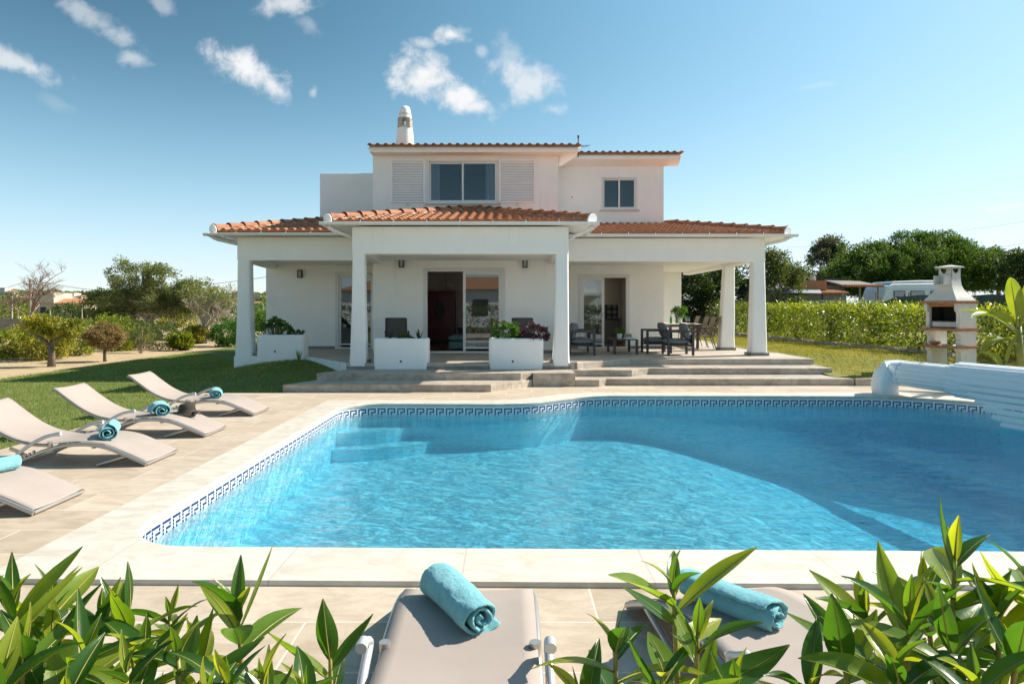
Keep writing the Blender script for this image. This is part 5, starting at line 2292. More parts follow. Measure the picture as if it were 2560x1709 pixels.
def bottle(label, loc, mat):
    o = MB()
    o.lathe([(.035, 0), (.038, .02), (.038, .13), (.032, .17), (.016, .22), (.013, .27), (.015, .275)], n=14)
    q = o.build('glass_bottle', M[mat], None, smooth=True, angle=50)
    q.location = loc
    return tag(q, label, 'bottle', 'green bottles on the dining table')


bottle('green glass bottle on the dining table closest to the house wall', (5.12, 21.45, TT), 'greenglass')
bottle('green glass bottle on the dining table beside the white flower pot', (5.30, 21.45, TT), 'greenglass')
fp = thing('flower_pot', 'tall leafy plant in a pale pot on the dining table', 'pot plant', (5.46, 21.7, TT))
m = MB()
m.lathe([(.07, 0), (.10, .20), (.092, .20), (.086, .18), (.001, .18)], n=20)
m.build('pot', M['alu'], fp, smooth=True, angle=50)
P, D, C = clumps((0, 0, .36), (.22, .2, .18), 30, 34, .08, 22, .3)
leaf_cloud('foliage', P, .075, M['lf_bright'], fp, .3, D, .6, 22)
m = MB()
for k in range(8):
    limb(m, (0, 0, .17), C[k], .006, .003, k, .1, 4, 4)
m.build('stem', M['stem_green'], fp)
for i, (x, y) in enumerate(((5.58, 21.2), (5.66, 21.3), (5.50, 21.05))):
    m = MB()
    m.lathe([(.032, 0), (.032, .004), (.005, .008), (.005, .08), (.03, .11), (.042, .15), (.036, .20), (.034, .20), (.040, .15), (.028, .112), (.001, .10)], n=14)
    q = m.build('wine_glass', M['clearglass'], None, smooth=True, angle=60)
    q.location = (x, y, TT)
    tag(q, 'clear stemmed glass on the dining table among others', 'glass', 'stemmed glasses on the dining table')
m = MB()
m.lathe([(.03, 0), (.08, .008), (.13, .014), (.13, .018), (.08, .013), (.001, .008)], n=24)
q = m.build('plate', M['alu'], None, smooth=True, angle=60)
q.location = (5.66, 20.98, TT)
tag(q, 'white plate at the armchair end of the dining table', 'plate')

# indoors, seen through the open doors
wr = thing('wardrobe', 'dark red painted wardrobe with a faded dark medallion in the living room', 'wardrobe', (-2.28, 22.95, .437))
M['redpaint'] = pmat('red_lacquer', (.16, .018, .035), .35, .25, 3)
M['blackpaint'] = pmat('black_lacquer', (.02, .018, .02), .4, .3, 8)
m = MB()
m.box(-.52, .52, -.22, .25, .16, 1.75)
m.box(-.55, .55, -.25, .27, 1.751, 1.80)
m.build('body', M['redpaint'], wr, bevel=.01)
m = MB()
m.box(-.50, .50, -.20, .24, .0, .159)
m.build('base', M['blackpaint'], wr)
for s in (-1, 1):
    m = MB()
    a, b = sorted((s * .005, s * .46))
    m.box(a, b, -.24, -.221, .42, 1.70)
    d = m.build('door', M['redpaint'], wr, bevel=.006)
    m = MB()
    ring = [(s * max(0.006, .19 * math.sin(math.pi * k / 12)), -.243, 1.15 + .30 * math.cos(math.pi * k / 12)) for k in range(13)]
    m.face(ring if s < 0 else ring[::-1])
    m.build('medallion', M['blackpaint'], d)
ot = thing('ottoman', 'pale teal upholstered ottoman just inside the sliding door', 'ottoman', (-1.30, 20.4, .437))
M['teal'] = pmat('teal_fabric', (.24, .38, .38), .95, .08, 10, .3, 160)
m = MB()
m.loft([rsq(-.44, .44, -.34, .34, z, .05) for z in (.03, .245)])
m.build('base', M['teal'], ot, bevel=.01)
m = MB()
cushion(m, -.47, .47, -.37, .37, .25, .44, puff=.01)
m.build('cushion', M['teal'], ot, smooth=True, angle=180, subsurf=1)
ch_ = thing('chandelier', 'small glass chandelier hanging before the pale living room wall', 'chandelier', (-1.98, 21.6, 2.3))
m = MB()
m.tube([(0, 0, .64), (0, 0, -.05)], .008, 6)
for k in range(6):
    a = k * math.pi / 3
    m.tube(smooth_path([(0, 0, 0), (.10 * math.cos(a), .10 * math.sin(a), -.05), (.2 * math.cos(a), .2 * math.sin(a), .03)], 8), .006, 5)
m.build('arms', M['steel'], ch_)
m = MB()
for k in range(6):
    a = k * math.pi / 3
    m.lathe([(.005, 0), (.03, .03), (.035, .10)], (.2 * math.cos(a), .2 * math.sin(a), .03), 10, False)
m.build('glass_shades', M['clearglass'], ch_)
sb = thing('side_cabinet', 'low black cabinet beside the red wardrobe', 'cabinet', (-1.35, 23.0, .437))
m = MB()
m.box(-.32, .32, -.2, .2, .06, .55)
m.box(-.34, .34, -.22, .22, .551, .58)
m.build('body', M['blackpaint'], sb, bevel=.006)
m = MB()
m.box(-.3, .3, -.205, -.201, .1, .5)
m.build('door', M['blackpaint'], sb)
m = MB()
m.lathe([(.05, 0), (.03, .05), (.035, .2), (.05, .5), (.04, .5), (.001, .3)], n=12)
q = m.build('vase', M['redpaint'], None, smooth=True, angle=60)
q.location = (-1.35, 22.95, .437 + .582)
tag(q, 'slim dark red vase standing on the low black cabinet', 'vase')
kt = thing('kitchen_unit', 'fitted kitchen with pale cupboards and patterned black and white tiles', 'kitchen unit', (3.5, 24.0, .437))
M['cupboard'] = pmat('pale_cupboard', (.62, .56, .46), .35, .04, 3)
M['greycupboard'] = pmat('grey_cupboard', (.22, .19, .165), .5, .06, 3)


def tilepat():
    mm_, nt, p, o = newmat('pattern_tile')
    tcn = N(nt, 'ShaderNodeTexCoord')
    sp = N(nt, 'ShaderNodeSeparateXYZ')
    nt.links.new(tcn.outputs['Object'], sp.inputs[0])

    def mt(op, a, b=None):
        q = N(nt, 'ShaderNodeMath', operation=op)
        for i_, v_ in enumerate((a, b)):
            if v_ is None:
                continue
            if isinstance(v_, (int, float)):
                q.inputs[i_].default_value = v_
            else:
                nt.links.new(v_, q.inputs[i_])
        return q.outputs[0]
    fx = mt('SUBTRACT', mt('MODULO', mt('ADD', sp.outputs[0], 10.0), .2), .1)
    fz = mt('SUBTRACT', mt('MODULO', mt('ADD', sp.outputs[2], 10.0), .2), .1)
    ang = mt('ARCTAN2', fz, fx)
    rad = mt('SQRT', mt('ADD', mt('MULTIPLY', fx, fx), mt('MULTIPLY', fz, fz)))
    pet = mt('MULTIPLY', mt('ABSOLUTE', mt('COSINE', mt('MULTIPLY', ang, 4.0))), .095)
    f = mt('LESS_THAN', rad, pet)
    c = mixc(nt, f, (.02, .02, .022), (.62, .57, .48))
    nt.links.new(c, p.inputs['Base Color'])
    p.inputs['Roughness'].default_value = .3
    return mm_


m = MB()
for a in ((-.28, -.03, -.1, .36, 1.35, 2.3), (-.025, .42, .0, .36, 1.35, 2.3), (-.28, -.03, -.1, .36, 0.1, .75)):
    m = MB()
    m.box(*a)
    m.build('cupboard', M['cupboard'], kt, bevel=.004)
m = MB()
m.box(-.275, -.035, -.115, -.101, .9, 1.33)
m.box(-.275, -.035, -.1, .36, .76, 1.34)
ov = m.build('oven', M['blackpaint'], kt)
m = MB()
m.tube([(-.26, -.13, .86), (-.05, -.13, .86)], .008, 6)
m.lathe([(.014, -.12), (.014, -.1)], (-.12, 0, 0), 8)
m.build('oven_handle', M['steel'], ov)
m = MB()
m.box(-.025, .42, .33, .36, .86, 1.349)
m.build('splashback', tilepat(), kt)
m = MB()
m.box(-.025, .46, -.16, .36, .82, .858)
m.build('worktop', M['blackpaint'], kt)
m = MB()
m.box(-.22, .44, -.12, .36, .0, .819)
m.build('lower_cupboard', M['greycupboard'], kt, bevel=.004)
m = MB()
m.box(3.93, 4.52, 23.6, 23.7, .44, 2.89)
m.build('inner_partition', M['greycupboard'], villa)

# ------------------------------------------------------------------ hedge on the garden side
def gz(x, y):
    return lawn_z(x, y)


HG = 'clipped shrubs of the garden hedge'
# (x, y, half width, half height, label)
HEDGE = [
    (11.0, 33.0, .95, .80, 'leafy hedge shrub seen between the slim pillar and the dining table'),
    (11.55, 29.2, .80, .78, 'rounded yellow green hedge shrub seen just past the corner pillar'),
    (11.3, 26.6, .72, .76, 'free standing yellow green hedge shrub with gaps on either side'),
    (11.6, 24.4, 1.0, .76, 'yellow green hedge shrub at the near side of the gap in the hedge'),
    (11.8, 22.4, 1.15, .76, 'yellow green hedge shrub in the middle of the long clipped run'),
    (12.1, 20.3, 1.2, .74, 'yellow green hedge shrub with bare lower twigs left of the barbecue'),
    (12.6, 18.4, 1.1, .72, 'yellow green hedge shrub directly behind the barbecue'),
    (13.6, 17.0, 1.0, .62, 'yellow green hedge shrub between the barbecue and the banana plant'),
]
for i, (x, y, w, h, lab) in enumerate(HEDGE):
    bush('hedge_shrub', lab, 'hedge shrub', (x, y, gz(x, y) - .03), (w * .62, w * 1.12, h * .84), 'lf_hedge', .095, 60, 95 if y < 25 else 60, 40 + i, None, 'bark', HG, h * .9 + .02, True, .42, 9)
bush('dark_shrub', 'dark green shrub seen under the porch roof behind the dining chairs', 'shrub', (9.8, 30.0, .42), (1.2, .9, .85), 'lf_mid', .085, 40, 60, 60, group=None, zc=.85)

# low stone kerb of the hedge bed
kb = MB()
kpts = [(11.0, 34), (11.0, 26), (11.3, 22.5), (11.6, 20), (12.3, 17.6)]
for (a, b) in zip(kpts, kpts[1:]):
    a, b = Vector(a), Vector(b)
    n_ = int((b - a).length / .35)
    for k in range(n_):
        c = a.lerp(b, (k + .5) / n_)
        r = random.uniform(.10, .16)
        kb.loft([[(c.x - .45 + random.uniform(-.05, .05) + rr * math.cos(q), c.y + rr * 1.2 * math.sin(q), lawn_z(c.x, c.y) + z) for q in [2 * math.pi * j / 7 for j in range(7)]] for rr, z in ((r, -.05), (r * 1.05, .04), (r * .7, .12))])
M['stone_edge'] = pmat('bed_stone', (.36, .30, .23), .95, .25, 5, .6, 20)
tag(kb.build('bed_edging', M['stone_edge'], smooth=True, angle=50), 'row of rough stones edging the hedge bed along the dry lawn', 'stone edging')

# banana plant
bn = thing('banana_plant', 'banana plant with broad yellow green leaves beside the barbecue', 'banana plant', (10.42, 13.9, .14))


def banana_leaf(base, d, L, W, curl, seed, droop=.5):
    g = random.Random(seed)
    d = Vector(d).normalized()
    sd = d.cross(Vector((0, 0, 1))).normalized()
    m = MB()
    rows = []
    p = Vector(base)
    n = 14
    stem = [p.copy()]
    q = p.copy()
    dd = d.copy()
    for i in range(6):
        q = q + dd * L * .05
        stem.append(q.copy())
    for i in range(n + 1):
        t = i / n
        w = W * (math.sin(math.pi * min(1, t * .93 + .07)) ** .6) * (1 - .25 * t)
        up = sd.cross(dd).normalized()
        rows.append([q - sd * w + up * curl * w, q - sd * w * .5 + up * curl * w * .3, q.copy(), q + sd * w * .5 + up * curl * w * .3, q + sd * w + up * curl * w])
        q = q + dd * L / n
        dd = (dd + Vector((g.uniform(-.03, .03), g.uniform(-.03, .03), -droop / n))).normalized()
    m.loft(rows, False, False, closed=False)
    o = m.build('leaf', M['lf_banana'], bn, smooth=True, angle=180)
    mm = MB()
    mm.tube(stem + [r[2] for r in rows[:-1]], [.022 - .0009 * k for k in range(len(stem) + len(rows) - 1)], 6)
    mm.build('midrib', M['stem_green'], o, smooth=True, angle=180)


m = MB()
m.tube([(0, 0, -.05), (.02, 0, .5), (-.02, 0, 1.15)], [.085, .07, .05], 10)
m.tube([(-.35, -.1, -.05), (-.42, -.1, .3)], [.03, .02], 8)
m.build('stalk', M['stem_green'], bn, smooth=True, angle=180)
banana_leaf((-.02, 0, 1.05), (-.75, -.2, .45), 1.0, .20, .5, 1, .9)
banana_leaf((-.02, 0, 1.1), (-.45, -.4, .95), 1.0, .17, .45, 2, .5)
banana_leaf((0, 0, 1.1), (.1, -.3, 1.0), 1.1, .19, .5, 3, .5)
banana_leaf((0, 0, 1.0), (.6, -.3, .6), 1.1, .20, .4, 4, .9)
banana_leaf((-.02, 0, 1.0), (-.5, .3, .5), .9, .18, .4, 5, .9)
banana_leaf((-.02, 0, .8), (-.85, -.3, .25), .8, .17, .4, 6, 1.2)
banana_leaf((-.40, -.1, .25), (-.55, -.1, .65), .55, .13, .5, 7, .8)
banana_leaf((-.40, -.1, .28), (.2, -.2, .9), .6, .12, .5, 8, .4)

# ------------------------------------------------------------------ beyond the garden, east side
tree('stone_pine', 'broad umbrella shaped stone pine rising behind the caravan', 'pine tree', (29.6, 50, .2), 2.6, .35,
     [((.3, 0, 4.1), (4.6, 4.0, 3.0), 120), ((0, 0, 3.9), (6.0, 5.0, 2.5), 260), ((2.2, -.8, 3.6), (4.4, 4, 2.3), 110), ((-3.2, -1.2, 3.0), (3.2, 3, 1.7), 70), ((0, 1.0, 3.6), (5.2, 3.6, 1.9), 90)], 'lf_pine', .22, 190, 'bark', 101, limbs=14, aspect=.3, bias=.55, spread=.62, flat=-.25, shell=.72)
tree('grey_tree', 'tall loose grey green tree left of the umbrella pine', 'tree', tuple(at(1897, 712, 58)), 3.0, .22,
     [((0, 0, 4.2), (1.6, 1.6, 1.9), 70), ((.5, 0, 5.2), (1.0, 1, .9), 26)], 'lf_grey', .22, 95, 'bark', 102, limbs=12, spread=.5)
for i, (px, top, hw, sd) in enumerate(((1800, 608, 24, 5), (1838, 625, 20, 6), (1775, 630, 18, 7))):
    b = at(px, 712, 66)
    h = (712 - top) * 66 / F
    tree('umbrella_pine', ('small far umbrella pine nearest the corner pillar, tallest of its row', 'small far umbrella pine beside the tall grey green tree', 'small far umbrella pine showing close behind the porch eave')[i], 'pine tree', tuple(b), h * .72, .12,
         [((0, 0, h * .84), (hw * 66 / F, hw * 66 / F, h * .17), 26)], 'lf_olive', .20, 40, 'bark', 110 + sd, 'small pines far beyond the shed', 8, .2, spread=.42)
tree('evergreen_tree', 'dense dark evergreen tree filling the view between wall and slim pillar', 'tree', (11.6, 41, .3), 1.6, .22,
     [((-1.2, 0, 2.9), (2.4, 2.2, 2.2), 110), ((1.4, 0, 2.2), (1.6, 1.8, 1.7), 60), ((-.4, 1.2, 1.6), (2.6, 1.2, 1.4), 60)], 'lf_dark', .20, 110, 'bark', 120, limbs=10, spread=.62)
tree('bushy_tree', 'tall bushy olive green tree behind the corner pillar of the porch', 'tree', (14.6, 37, .3), 1.8, .16,
     [((.1, 0, 2.1), (1.4, 1.4, 1.9), 85), ((-.3, 0, 3.5), (.8, .8, .9), 26), ((.9, 0, 3.3), (.55, .6, .7), 18)], 'lf_mid', .15, 95, 'bark', 121, limbs=12, spread=.45)
bare_tree('bare_shrub', 'leafless brown shrub between the two porch pillars', 'shrub', (13.2, 36, .3), 3.4, .07, 31, .75, levels=4, start=.30, nb=5)
tree('far_tree', 'loose grey green tree at the far edge beyond the umbrella pine', 'tree', tuple(at(2290, 712, 60)), 3.0, .18,
     [((0, 0, 3.9), (1.5, 1.4, 1.3), 44)], 'lf_grey', .22, 90, 'bark', 122, limbs=10, spread=.5)
tree('round_dark_tree', 'rounded dark green tree above the black fence', 'tree', tuple(at(2345, 712, 42)), 1.4, .2,
     [((0, 0, 2.2), (1.25, 1.3, 1.5), 70)], 'lf_dark', .18, 110, 'bark', 123, limbs=8, spread=.5)

# corrugated shed with a brick flue and clay tiled lean-to
M['corr'] = pmat('blue_grey_sheet', (.20, .24, .27), .5, .15, 2, dirt=((.12, .11, .10), 3, .55, .6))
M['corr_top'] = pmat('grey_roof_sheet', (.34, .34, .35), .55, .2, 2)
sh = thing('shed', 'low corrugated metal shed with a brick flue behind the hedge', 'shed', (16.6, 38, .5))


def corr(m, x0, x1, z0, z1, y, pitch=.10, amp=.015, horiz=True):
    n = int(((z1 - z0) if horiz else (x1 - x0)) / pitch * 6)
    rows = []
    for k in range(n + 1):
        t = k / n
        d = amp * math.sin(t * ((z1 - z0) if horiz else (x1 - x0)) / pitch * 2 * math.pi)
        rows.append([(x0, y + d, z0 + (z1 - z0) * t), (x1, y + d, z0 + (z1 - z0) * t)] if horiz else [(x0 + (x1 - x0) * t, y + d, z0), (x0 + (x1 - x0) * t, y + d, z1)])
    m.loft(rows, False, False, closed=False)


m = MB()
corr(m, -2.2, 0.6, 0, 1.75, -.6)
m.box(-2.2, 2.0, -.5, 2.0, 0, 1.95)
m.build('wall', M['corr'], sh)
m = MB()
m.box(.62, 1.75, -.72, -.52, 0, 1.95)
m.box(-.6, .55, -.66, -.62, 1.72, 1.96)
m.build('panel', M['greywall'], sh)
m = MB()
m.loft([[(-2.3, -1.0, 2.02), (.4, -1.05, 1.96), (.4, -1.05, 1.99), (-2.3, -1.0, 2.05)], [(-2.3, 1.6, 2.75), (1.2, 1.6, 2.75), (1.2, 1.6, 2.79), (-2.3, 1.6, 2.79)]])
m.build('roof', M['corr_top'], sh)
m = MB()
m.box(-2.5, 3.0, 1.61, 4.2, 2.84, 2.92)
m.box(-2.4, 2.9, 1.8, 4.0, 0, 2.83)
m.build('rear_roof', M['dark_metal'], sh)
m = MB()
for k in range(11):
    x = .5 + .135 * k
    m.tube([(x, -1.0, 1.99), (x, .2, 2.16)], .06, 6)
m.build('clay_roof', M['terracotta'], sh)
m = MB()
m.loft([[(x * s_ + .35, y * s_ + .2, z) for x, y in ((-.75, -.4), (.75, -.4), (.75, .4), (-.75, .4))] for s_, z in ((1.0, 2.2), (.93, 2.72))])
m.build('brick_flue', M['terracotta'], sh)
m = MB()
m.box(.30, .40, .1, .2, 2.72, 2.98)
m.box(.50, .60, .1, .2, 2.72, 2.98)
m.build('flue_pipe', M['alu'], sh)

pg = thing('pergola', 'rustic open lean-to with clay edged reed roof beside the shed', 'lean-to', (19.7, 38.6, .5))
pg.scale = (.6, 1, 1)
m = MB()
m.loft([[(-1.6, -.8, 2.35), (1.9, -.8, 2.34), (1.9, -.8, 2.42), (-1.6, -.8, 2.43)], [(-2.4, .8, 2.72), (1.0, .8, 2.66), (1.0, .8, 2.74), (-2.4, .8, 2.80)]])
m.build('roof', M['greywall'], pg)
m = MB()
for k in range(16):
    m.tube([(-1.55 + .22 * k, -.95, 2.38), (-1.62 + .22 * k, -.6, 2.47)], .06, 6)
m.build('tile_edge', M['terracotta'], pg)
for x in (-.2, 1.5):
    m = MB()
    m.tube([(x, -.6, 0), (x, -.6, 2.36)], .07, 7)
    m.build('post', M['palebark'], pg)
m = MB()
m.box(-2.4, -.9, .3, .8, .0, 2.5)
m.build('back_wall', M['greywall'], pg)

# caravan
cv_ = thing('caravan', 'white touring caravan with a row of windows behind green netting', 'caravan', (23.6, 40.0, .55), R(4))
M['caravan'] = pmat('caravan_white', (.86, .86, .84), .35, .04, 2, dirt=((.45, .44, .40), 1.5, .55, .6))
m = MB()
prof = [(-2.55, .75), (-2.45, 1.5), (-2.15, 2.35), (-1.8, 2.52), (2.05, 2.60), (2.35, 2.40), (2.5, 1.6), (2.5, .75)]
m.loft([[(x, y, z) for x, z in prof] for y in (-1.05, 1.05)])
m.build('body', M['caravan'], cv_, bevel=.09, seg=3)
m = MB()
m.loft([[(x, y, z) for x, z in ((-1.85, 2.53), (-1.75, 2.66), (-.3, 2.72), (2.0, 2.74), (2.15, 2.62))] for y in (-.95, .95)])
m.build('roof', M['caravan'], cv_, bevel=.05)
for x0, x1 in ((-1.75, -1.05), (-.75, .1), (.45, 1.1), (1.35, 2.0)):
    m = MB()
    m.box(x0, x1, -1.085, -1.06, 1.75, 2.12)
    w_ = m.build('window', M['dark_metal'], cv_, bevel=.02)
    m = MB()
    m.box(x0 + .04, x1 - .04, -1.092, -1.087, 1.79, 2.08)
    m.build('pane', M['glass'], w_)
m = MB()
m.box(-2.35, 2.45, -1.075, -1.055, 2.20, 2.235)
m.build('trim', M['alu'], cv_)
for x in (-.5, .4):
    m = MB()
    m.tube([(x, -1.1, .33), (x, -.9, .33)], .33, 14)
    m.build('wheel', M['dark_metal'], cv_)

# green netting fence
M['net'] = pmat('green_net', (.045, .075, .068), .75, .25, 2.5, .6, 3, bdist=.08)
nf = thing('netting_fence', 'sagging dark green netting on wire fence posts in front of the caravan', 'fence', (22.0, 36.0, .38))
m = MB()
rows = []
for i in range(64):
    t = i / 63
    x = -4.2 + 8.6 * t
    top = (1.30 + .62 * sst((t - .12) / .25)) + .10 * t + .03 * math.sin(t * 30)
    rows.append([(x + .03 * math.sin(k * 2 + i), .06 * math.sin(i * .9 + k * .8) * (1 - abs(k - 4) / 6) + .05 * math.sin(i * .37 + k), top * k / 8) for k in range(9)])
m.loft(rows, False, False, closed=False)
m.build('netting', M['net'], nf, smooth=True, angle=180)
for k in range(6):
    m = MB()
    x = -4.3 + 1.75 * k
    m.tube([(x, .1, 0), (x, .1, 2.15)], .028, 6)
    m.build('post', M['greywall'], nf)
m = MB()
for z in (1.7, 1.25):
    m.tube([(-5.6, .1, z), (4.5, .1, z)], .008, 4)
for k in range(60):
    x = -5.6 + .1 * k * .5
    m.tube([(x, .1, .3), (x + .7, .1, 1.7)], .003, 3)
    m.tube([(x + .7, .1, .3), (x, .1, 1.7)], .003, 3)
m.build('wire', M['steel'], nf)
yw = thing('yard_wall', 'plain grey rendered yard wall behind the barbecue', 'wall', (28.6, 38.5, .35))
m = MB()
m.box(-1.7, 2.4, -.08, .08, 0, 1.58)
m.build('panel', M['greywall'], yw)
m = MB()
m.box(2.35, 2.55, -.12, .12, 0, 1.75)
m.build('post', M['concrete'], yw)
bf = thing('screen_fence', 'black solid screen fence beyond the banana plant', 'fence', (27.5, 33.5, .35))
m = MB()
m.box(-1.9, 4.0, -.02, .02, .1, 1.72)
m.build('panel', M['dark_metal'], bf)
for x in (-1.95, 1.0, 4.0):
    m = MB()
    m.tube([(x, .05, 0), (x, .05, 1.78)], .035, 6)
    m.build('post', M['greywall'], bf)
bush('far_hedge', 'dark green clipped hedge showing over the black screen fence', 'hedge', (31.0, 38.5, .3), (2.6, .8, .95), 'lf_mid', .12, 60, 60, 61, group=None, zc=1.2, box=True)


# ------------------------------------------------------------------ west garden
tp = thing('topiary_tree', 'small clipped tree with a forked dark trunk and golden crown', 'tree', (-13.1, 19.6, 0))
m = MB()
m.tube([(0, 0, -.1), (0, 0, .35), (-.03, 0, .62)], [.12, .085, .075], 9)
m.tube([(-.03, 0, .58), (-.22, 0, .76), (-.48, -.02, .92)], [.06, .05, .03], 7)
m.tube([(-.01, 0, .58), (.12, 0, .74), (.22, 0, .84), (.52, .02, .93)], [.05, .05, .04, .025], 7)
m.tube([(-.03, 0, .6), (-.05, .05, .9)], [.05, .03], 7)
m.build('trunk', M['bark'], tp, smooth=True, angle=180)
PP, DD = [], []
for i, (c, r, nc) in enumerate((((-.25, 0, 1.18), (.52, .5, .24), 60), ((-.42, 0, 1.3), (.36, .36, .16), 24), ((.42, 0, 1.05), (.30, .3, .22), 24), ((.66, 0, 1.1), (.18, .25, .26), 14), ((.1, .05, .98), (.34, .3, .24), 22))):
    P, D, C = clumps(c, r, nc, 34, .12, 200 + i, .4)
    PP.append(P)
    DD.append(D)
leaf_cloud('crown', np.concatenate(PP), .075, M['lf_yellow'], tp, .5, np.concatenate(DD), .5, 201)

bush('ball_shrub', 'round brownish shrub on a short twisted trunk at the lawn edge', 'shrub', (-12.75, 21.6, 0), (.56, .52, .37), 'lf_dry', .06, 150, 100, 71, .045, 'bark', zc=.78, stems=9)
bush('vase_shrub', 'upright shrub with many pale bare stems beside the dry bed', 'shrub', (-13.75, 25.6, 0), (.42, .4, .32), 'lf_olive', .06, 50, 46, 72, None, 'palebark', zc=.66, stems=14)
bush('cube_shrub', 'dense squarish green shrub where the lawn meets the dry bed', 'shrub', (-14.3, 28.0, 0), (.60, .5, .45), 'lf_mid', .07, 70, 60, 73, None, 'bark', zc=.5, box=True, stems=6)
for i, (px, py, Y, rx, rz_, mt, lab) in enumerate((
        (25, 835, 23, .75, .42, 'lf_hedge', 'low yellow green shrub at the edge of the picture by the dry bed'),
        (95, 828, 22.5, .8, .50, 'lf_yellow', 'golden shrub growing behind the forked clipped tree'),
        (165, 815, 24, .75, .55, 'lf_hedge', 'bright green shrub between the forked tree and the brownish round one'),
        (255, 800, 27, .85, .62, 'lf_hedge', 'bright green shrub showing above the brownish round one'),
        (310, 795, 29, .7, .5, 'lf_mid', 'mid green shrub in front of the leaning trunk'),
        (415, 800, 27.5, .35, .3, 'lf_hedge', 'small green shrub tucked beside the squarish one'),
        (452, 780, 33, .5, .35, 'lf_yellow', 'yellowing shrub at the foot of the bare pale trunks'),
        (520, 775, 30, .6, .5, 'lf_bright', 'fresh green shrub beside the bay pillar'),
        (592, 752, 27, .9, .75, 'lf_bright', 'fresh green shrub seen behind the bay pillar'))):
    b = at(px, py, Y)
    rx, rz_ = rx * 1.25, rz_ * 1.15
    bush('garden_shrub', lab, 'shrub', (b.x, Y, 0), (rx, rx * .8, rz_), mt, .095, 80, 60, 80 + i, None, 'bark', 'loose garden shrubs on the dry bed', zc=rz_ * .95, stems=8)
dk = bush('dark_hedge', 'dark shadowed hedge behind the bare pale trunks', 'hedge', (-15.8, 36, 0), (2.4, .8, .85), 'lf_dark', .10, 60, 70, 95, None, 'bark', zc=.85, box=True)

# big leaning olive and its neighbours
ol = thing('olive_tree', 'large grey green spreading tree on a leaning forked trunk', 'tree', (-18.9, 36, 0))
m = MB()
m.tube([(.5, 0, -.1), (.45, 0, .3), (.15, 0, .75), (-.05, 0, 1.05)], [.24, .19, .17, .16], 9)
m.tube(smooth_path([(-.05, 0, 1.0), (-.45, 0, 1.4), (-.9, .1, 1.75), (-1.2, .1, 2.2)], 10), [.13 - .007 * k for k in range(11)], 8)
m.tube(smooth_path([(-.05, 0, 1.0), (.35, 0, 1.25), (1.0, 0, 1.42), (1.6, -.1, 1.8), (2.0, 0, 2.2)], 10), [.14 - .008 * k for k in range(11)], 8)
m.tube(smooth_path([(-.05, 0, 1.0), (.0, .1, 1.7), (.3, .2, 2.4)], 8), [.11 - .008 * k for k in range(9)], 8)
PP, DD = [], []
for i, (c, r, nc) in enumerate((((-.9, 0, 3.0), (1.3, 1.3, 1.1), 60), ((.5, 0, 3.0), (.9, 1.0, 1.05), 36), ((-2.3, 0, 1.9), (1.0, 1.1, .8), 40), ((2.2, 0, 2.35), (1.1, 1.1, .9), 40), ((.2, -.3, 2.1), (1.8, 1.1, .6), 40), ((1.6, 0, 1.7), (1.6, 1, .5), 24), ((-1.6, -.3, 1.3), (1.2, .9, .45), 26))):
    P, D, C = clumps(c, r, int(nc * 1.3), 95, .34, 300 + i, .45)
    PP.append(P)
    DD.append(D)
    for k in range(7):
        limb(m, (random.uniform(-.8, 1.2), 0, 1.55), C[k * 3 % len(C)], .05, .01, 310 + 10 * i + k, .15, 5, 5)
m.build('trunk', M['palebark'], ol, smooth=True, angle=180)
leaf_cloud('crown', np.concatenate(PP), .125, M['lf_olive'], ol, .34, np.concatenate(DD), .4, 301)

bare_tree('bare_tree', 'wide leafless tree standing behind the long grey wall', 'tree', (-31.6, 45, 0), 7.6, .15, 52, .95, 'twig', 5, .27, .35, 4)
for i, (px, sd, hh) in enumerate(((468, 61, 3.0), (497, 62, 2.9))):
    b = at(px, 785, 33)
    t = bare_tree('dead_tree', ('pale bare trunk with thin dead branches, the thicker of two by the pillar', 'slim pale curved trunk with dead branches next to the bay pillar')[i], 'tree', (b.x, 33, 0), hh, (.15, .10)[i], sd, .7, 'palebark', 4, .42, .5, 4, 'bare pale trunks by the bay pillar')
    P, D, C = clumps((.5 * i - .2, .2, 2.3), (1.0, .8, .55), 22, 40, .3, 70 + i, .4)
    leaf_cloud('crown', P, .12, M['lf_olive'], t, .34, D, .4, 71 + i)

# long wall, low white wall
lw = thing('boundary_wall', 'long weathered grey wall beyond the dry garden bed', 'wall', (-31, 41, 0))
m = MB()
m.box(-14, 8.0, -.12, .12, -.05, 1.02)
m.build('panel', M['greywall'], lw, bevel=.01)
m = MB()
m.box(-14, 8.0, -.15, .15, 1.021, 1.06)
m.build('coping', M['greywall'], lw)
b = at(212, 770, 38)
ww = thing('low_wall', 'short white wall stub beside the round brownish shrub', 'wall', (b.x, 38, 0))
m = MB()
m.box(-.75, .6, -.12, .12, -.05, .60)
m.build('panel', M['plaster'], ww, bevel=.01)
m = MB()
m.box(-.78, .63, -.15, .15, .601, .64)
m.build('coping', M['coping'], ww)
b = at(30, 800, 30)
bare_tree('dry_twigs', 'tangle of dry twigs in front of the long grey wall', 'dry shrub', (at(12, 770, 36).x, 36, 0), 1.0, .02, 77, 1.1, 'twig', 3, .4, .3, 5)

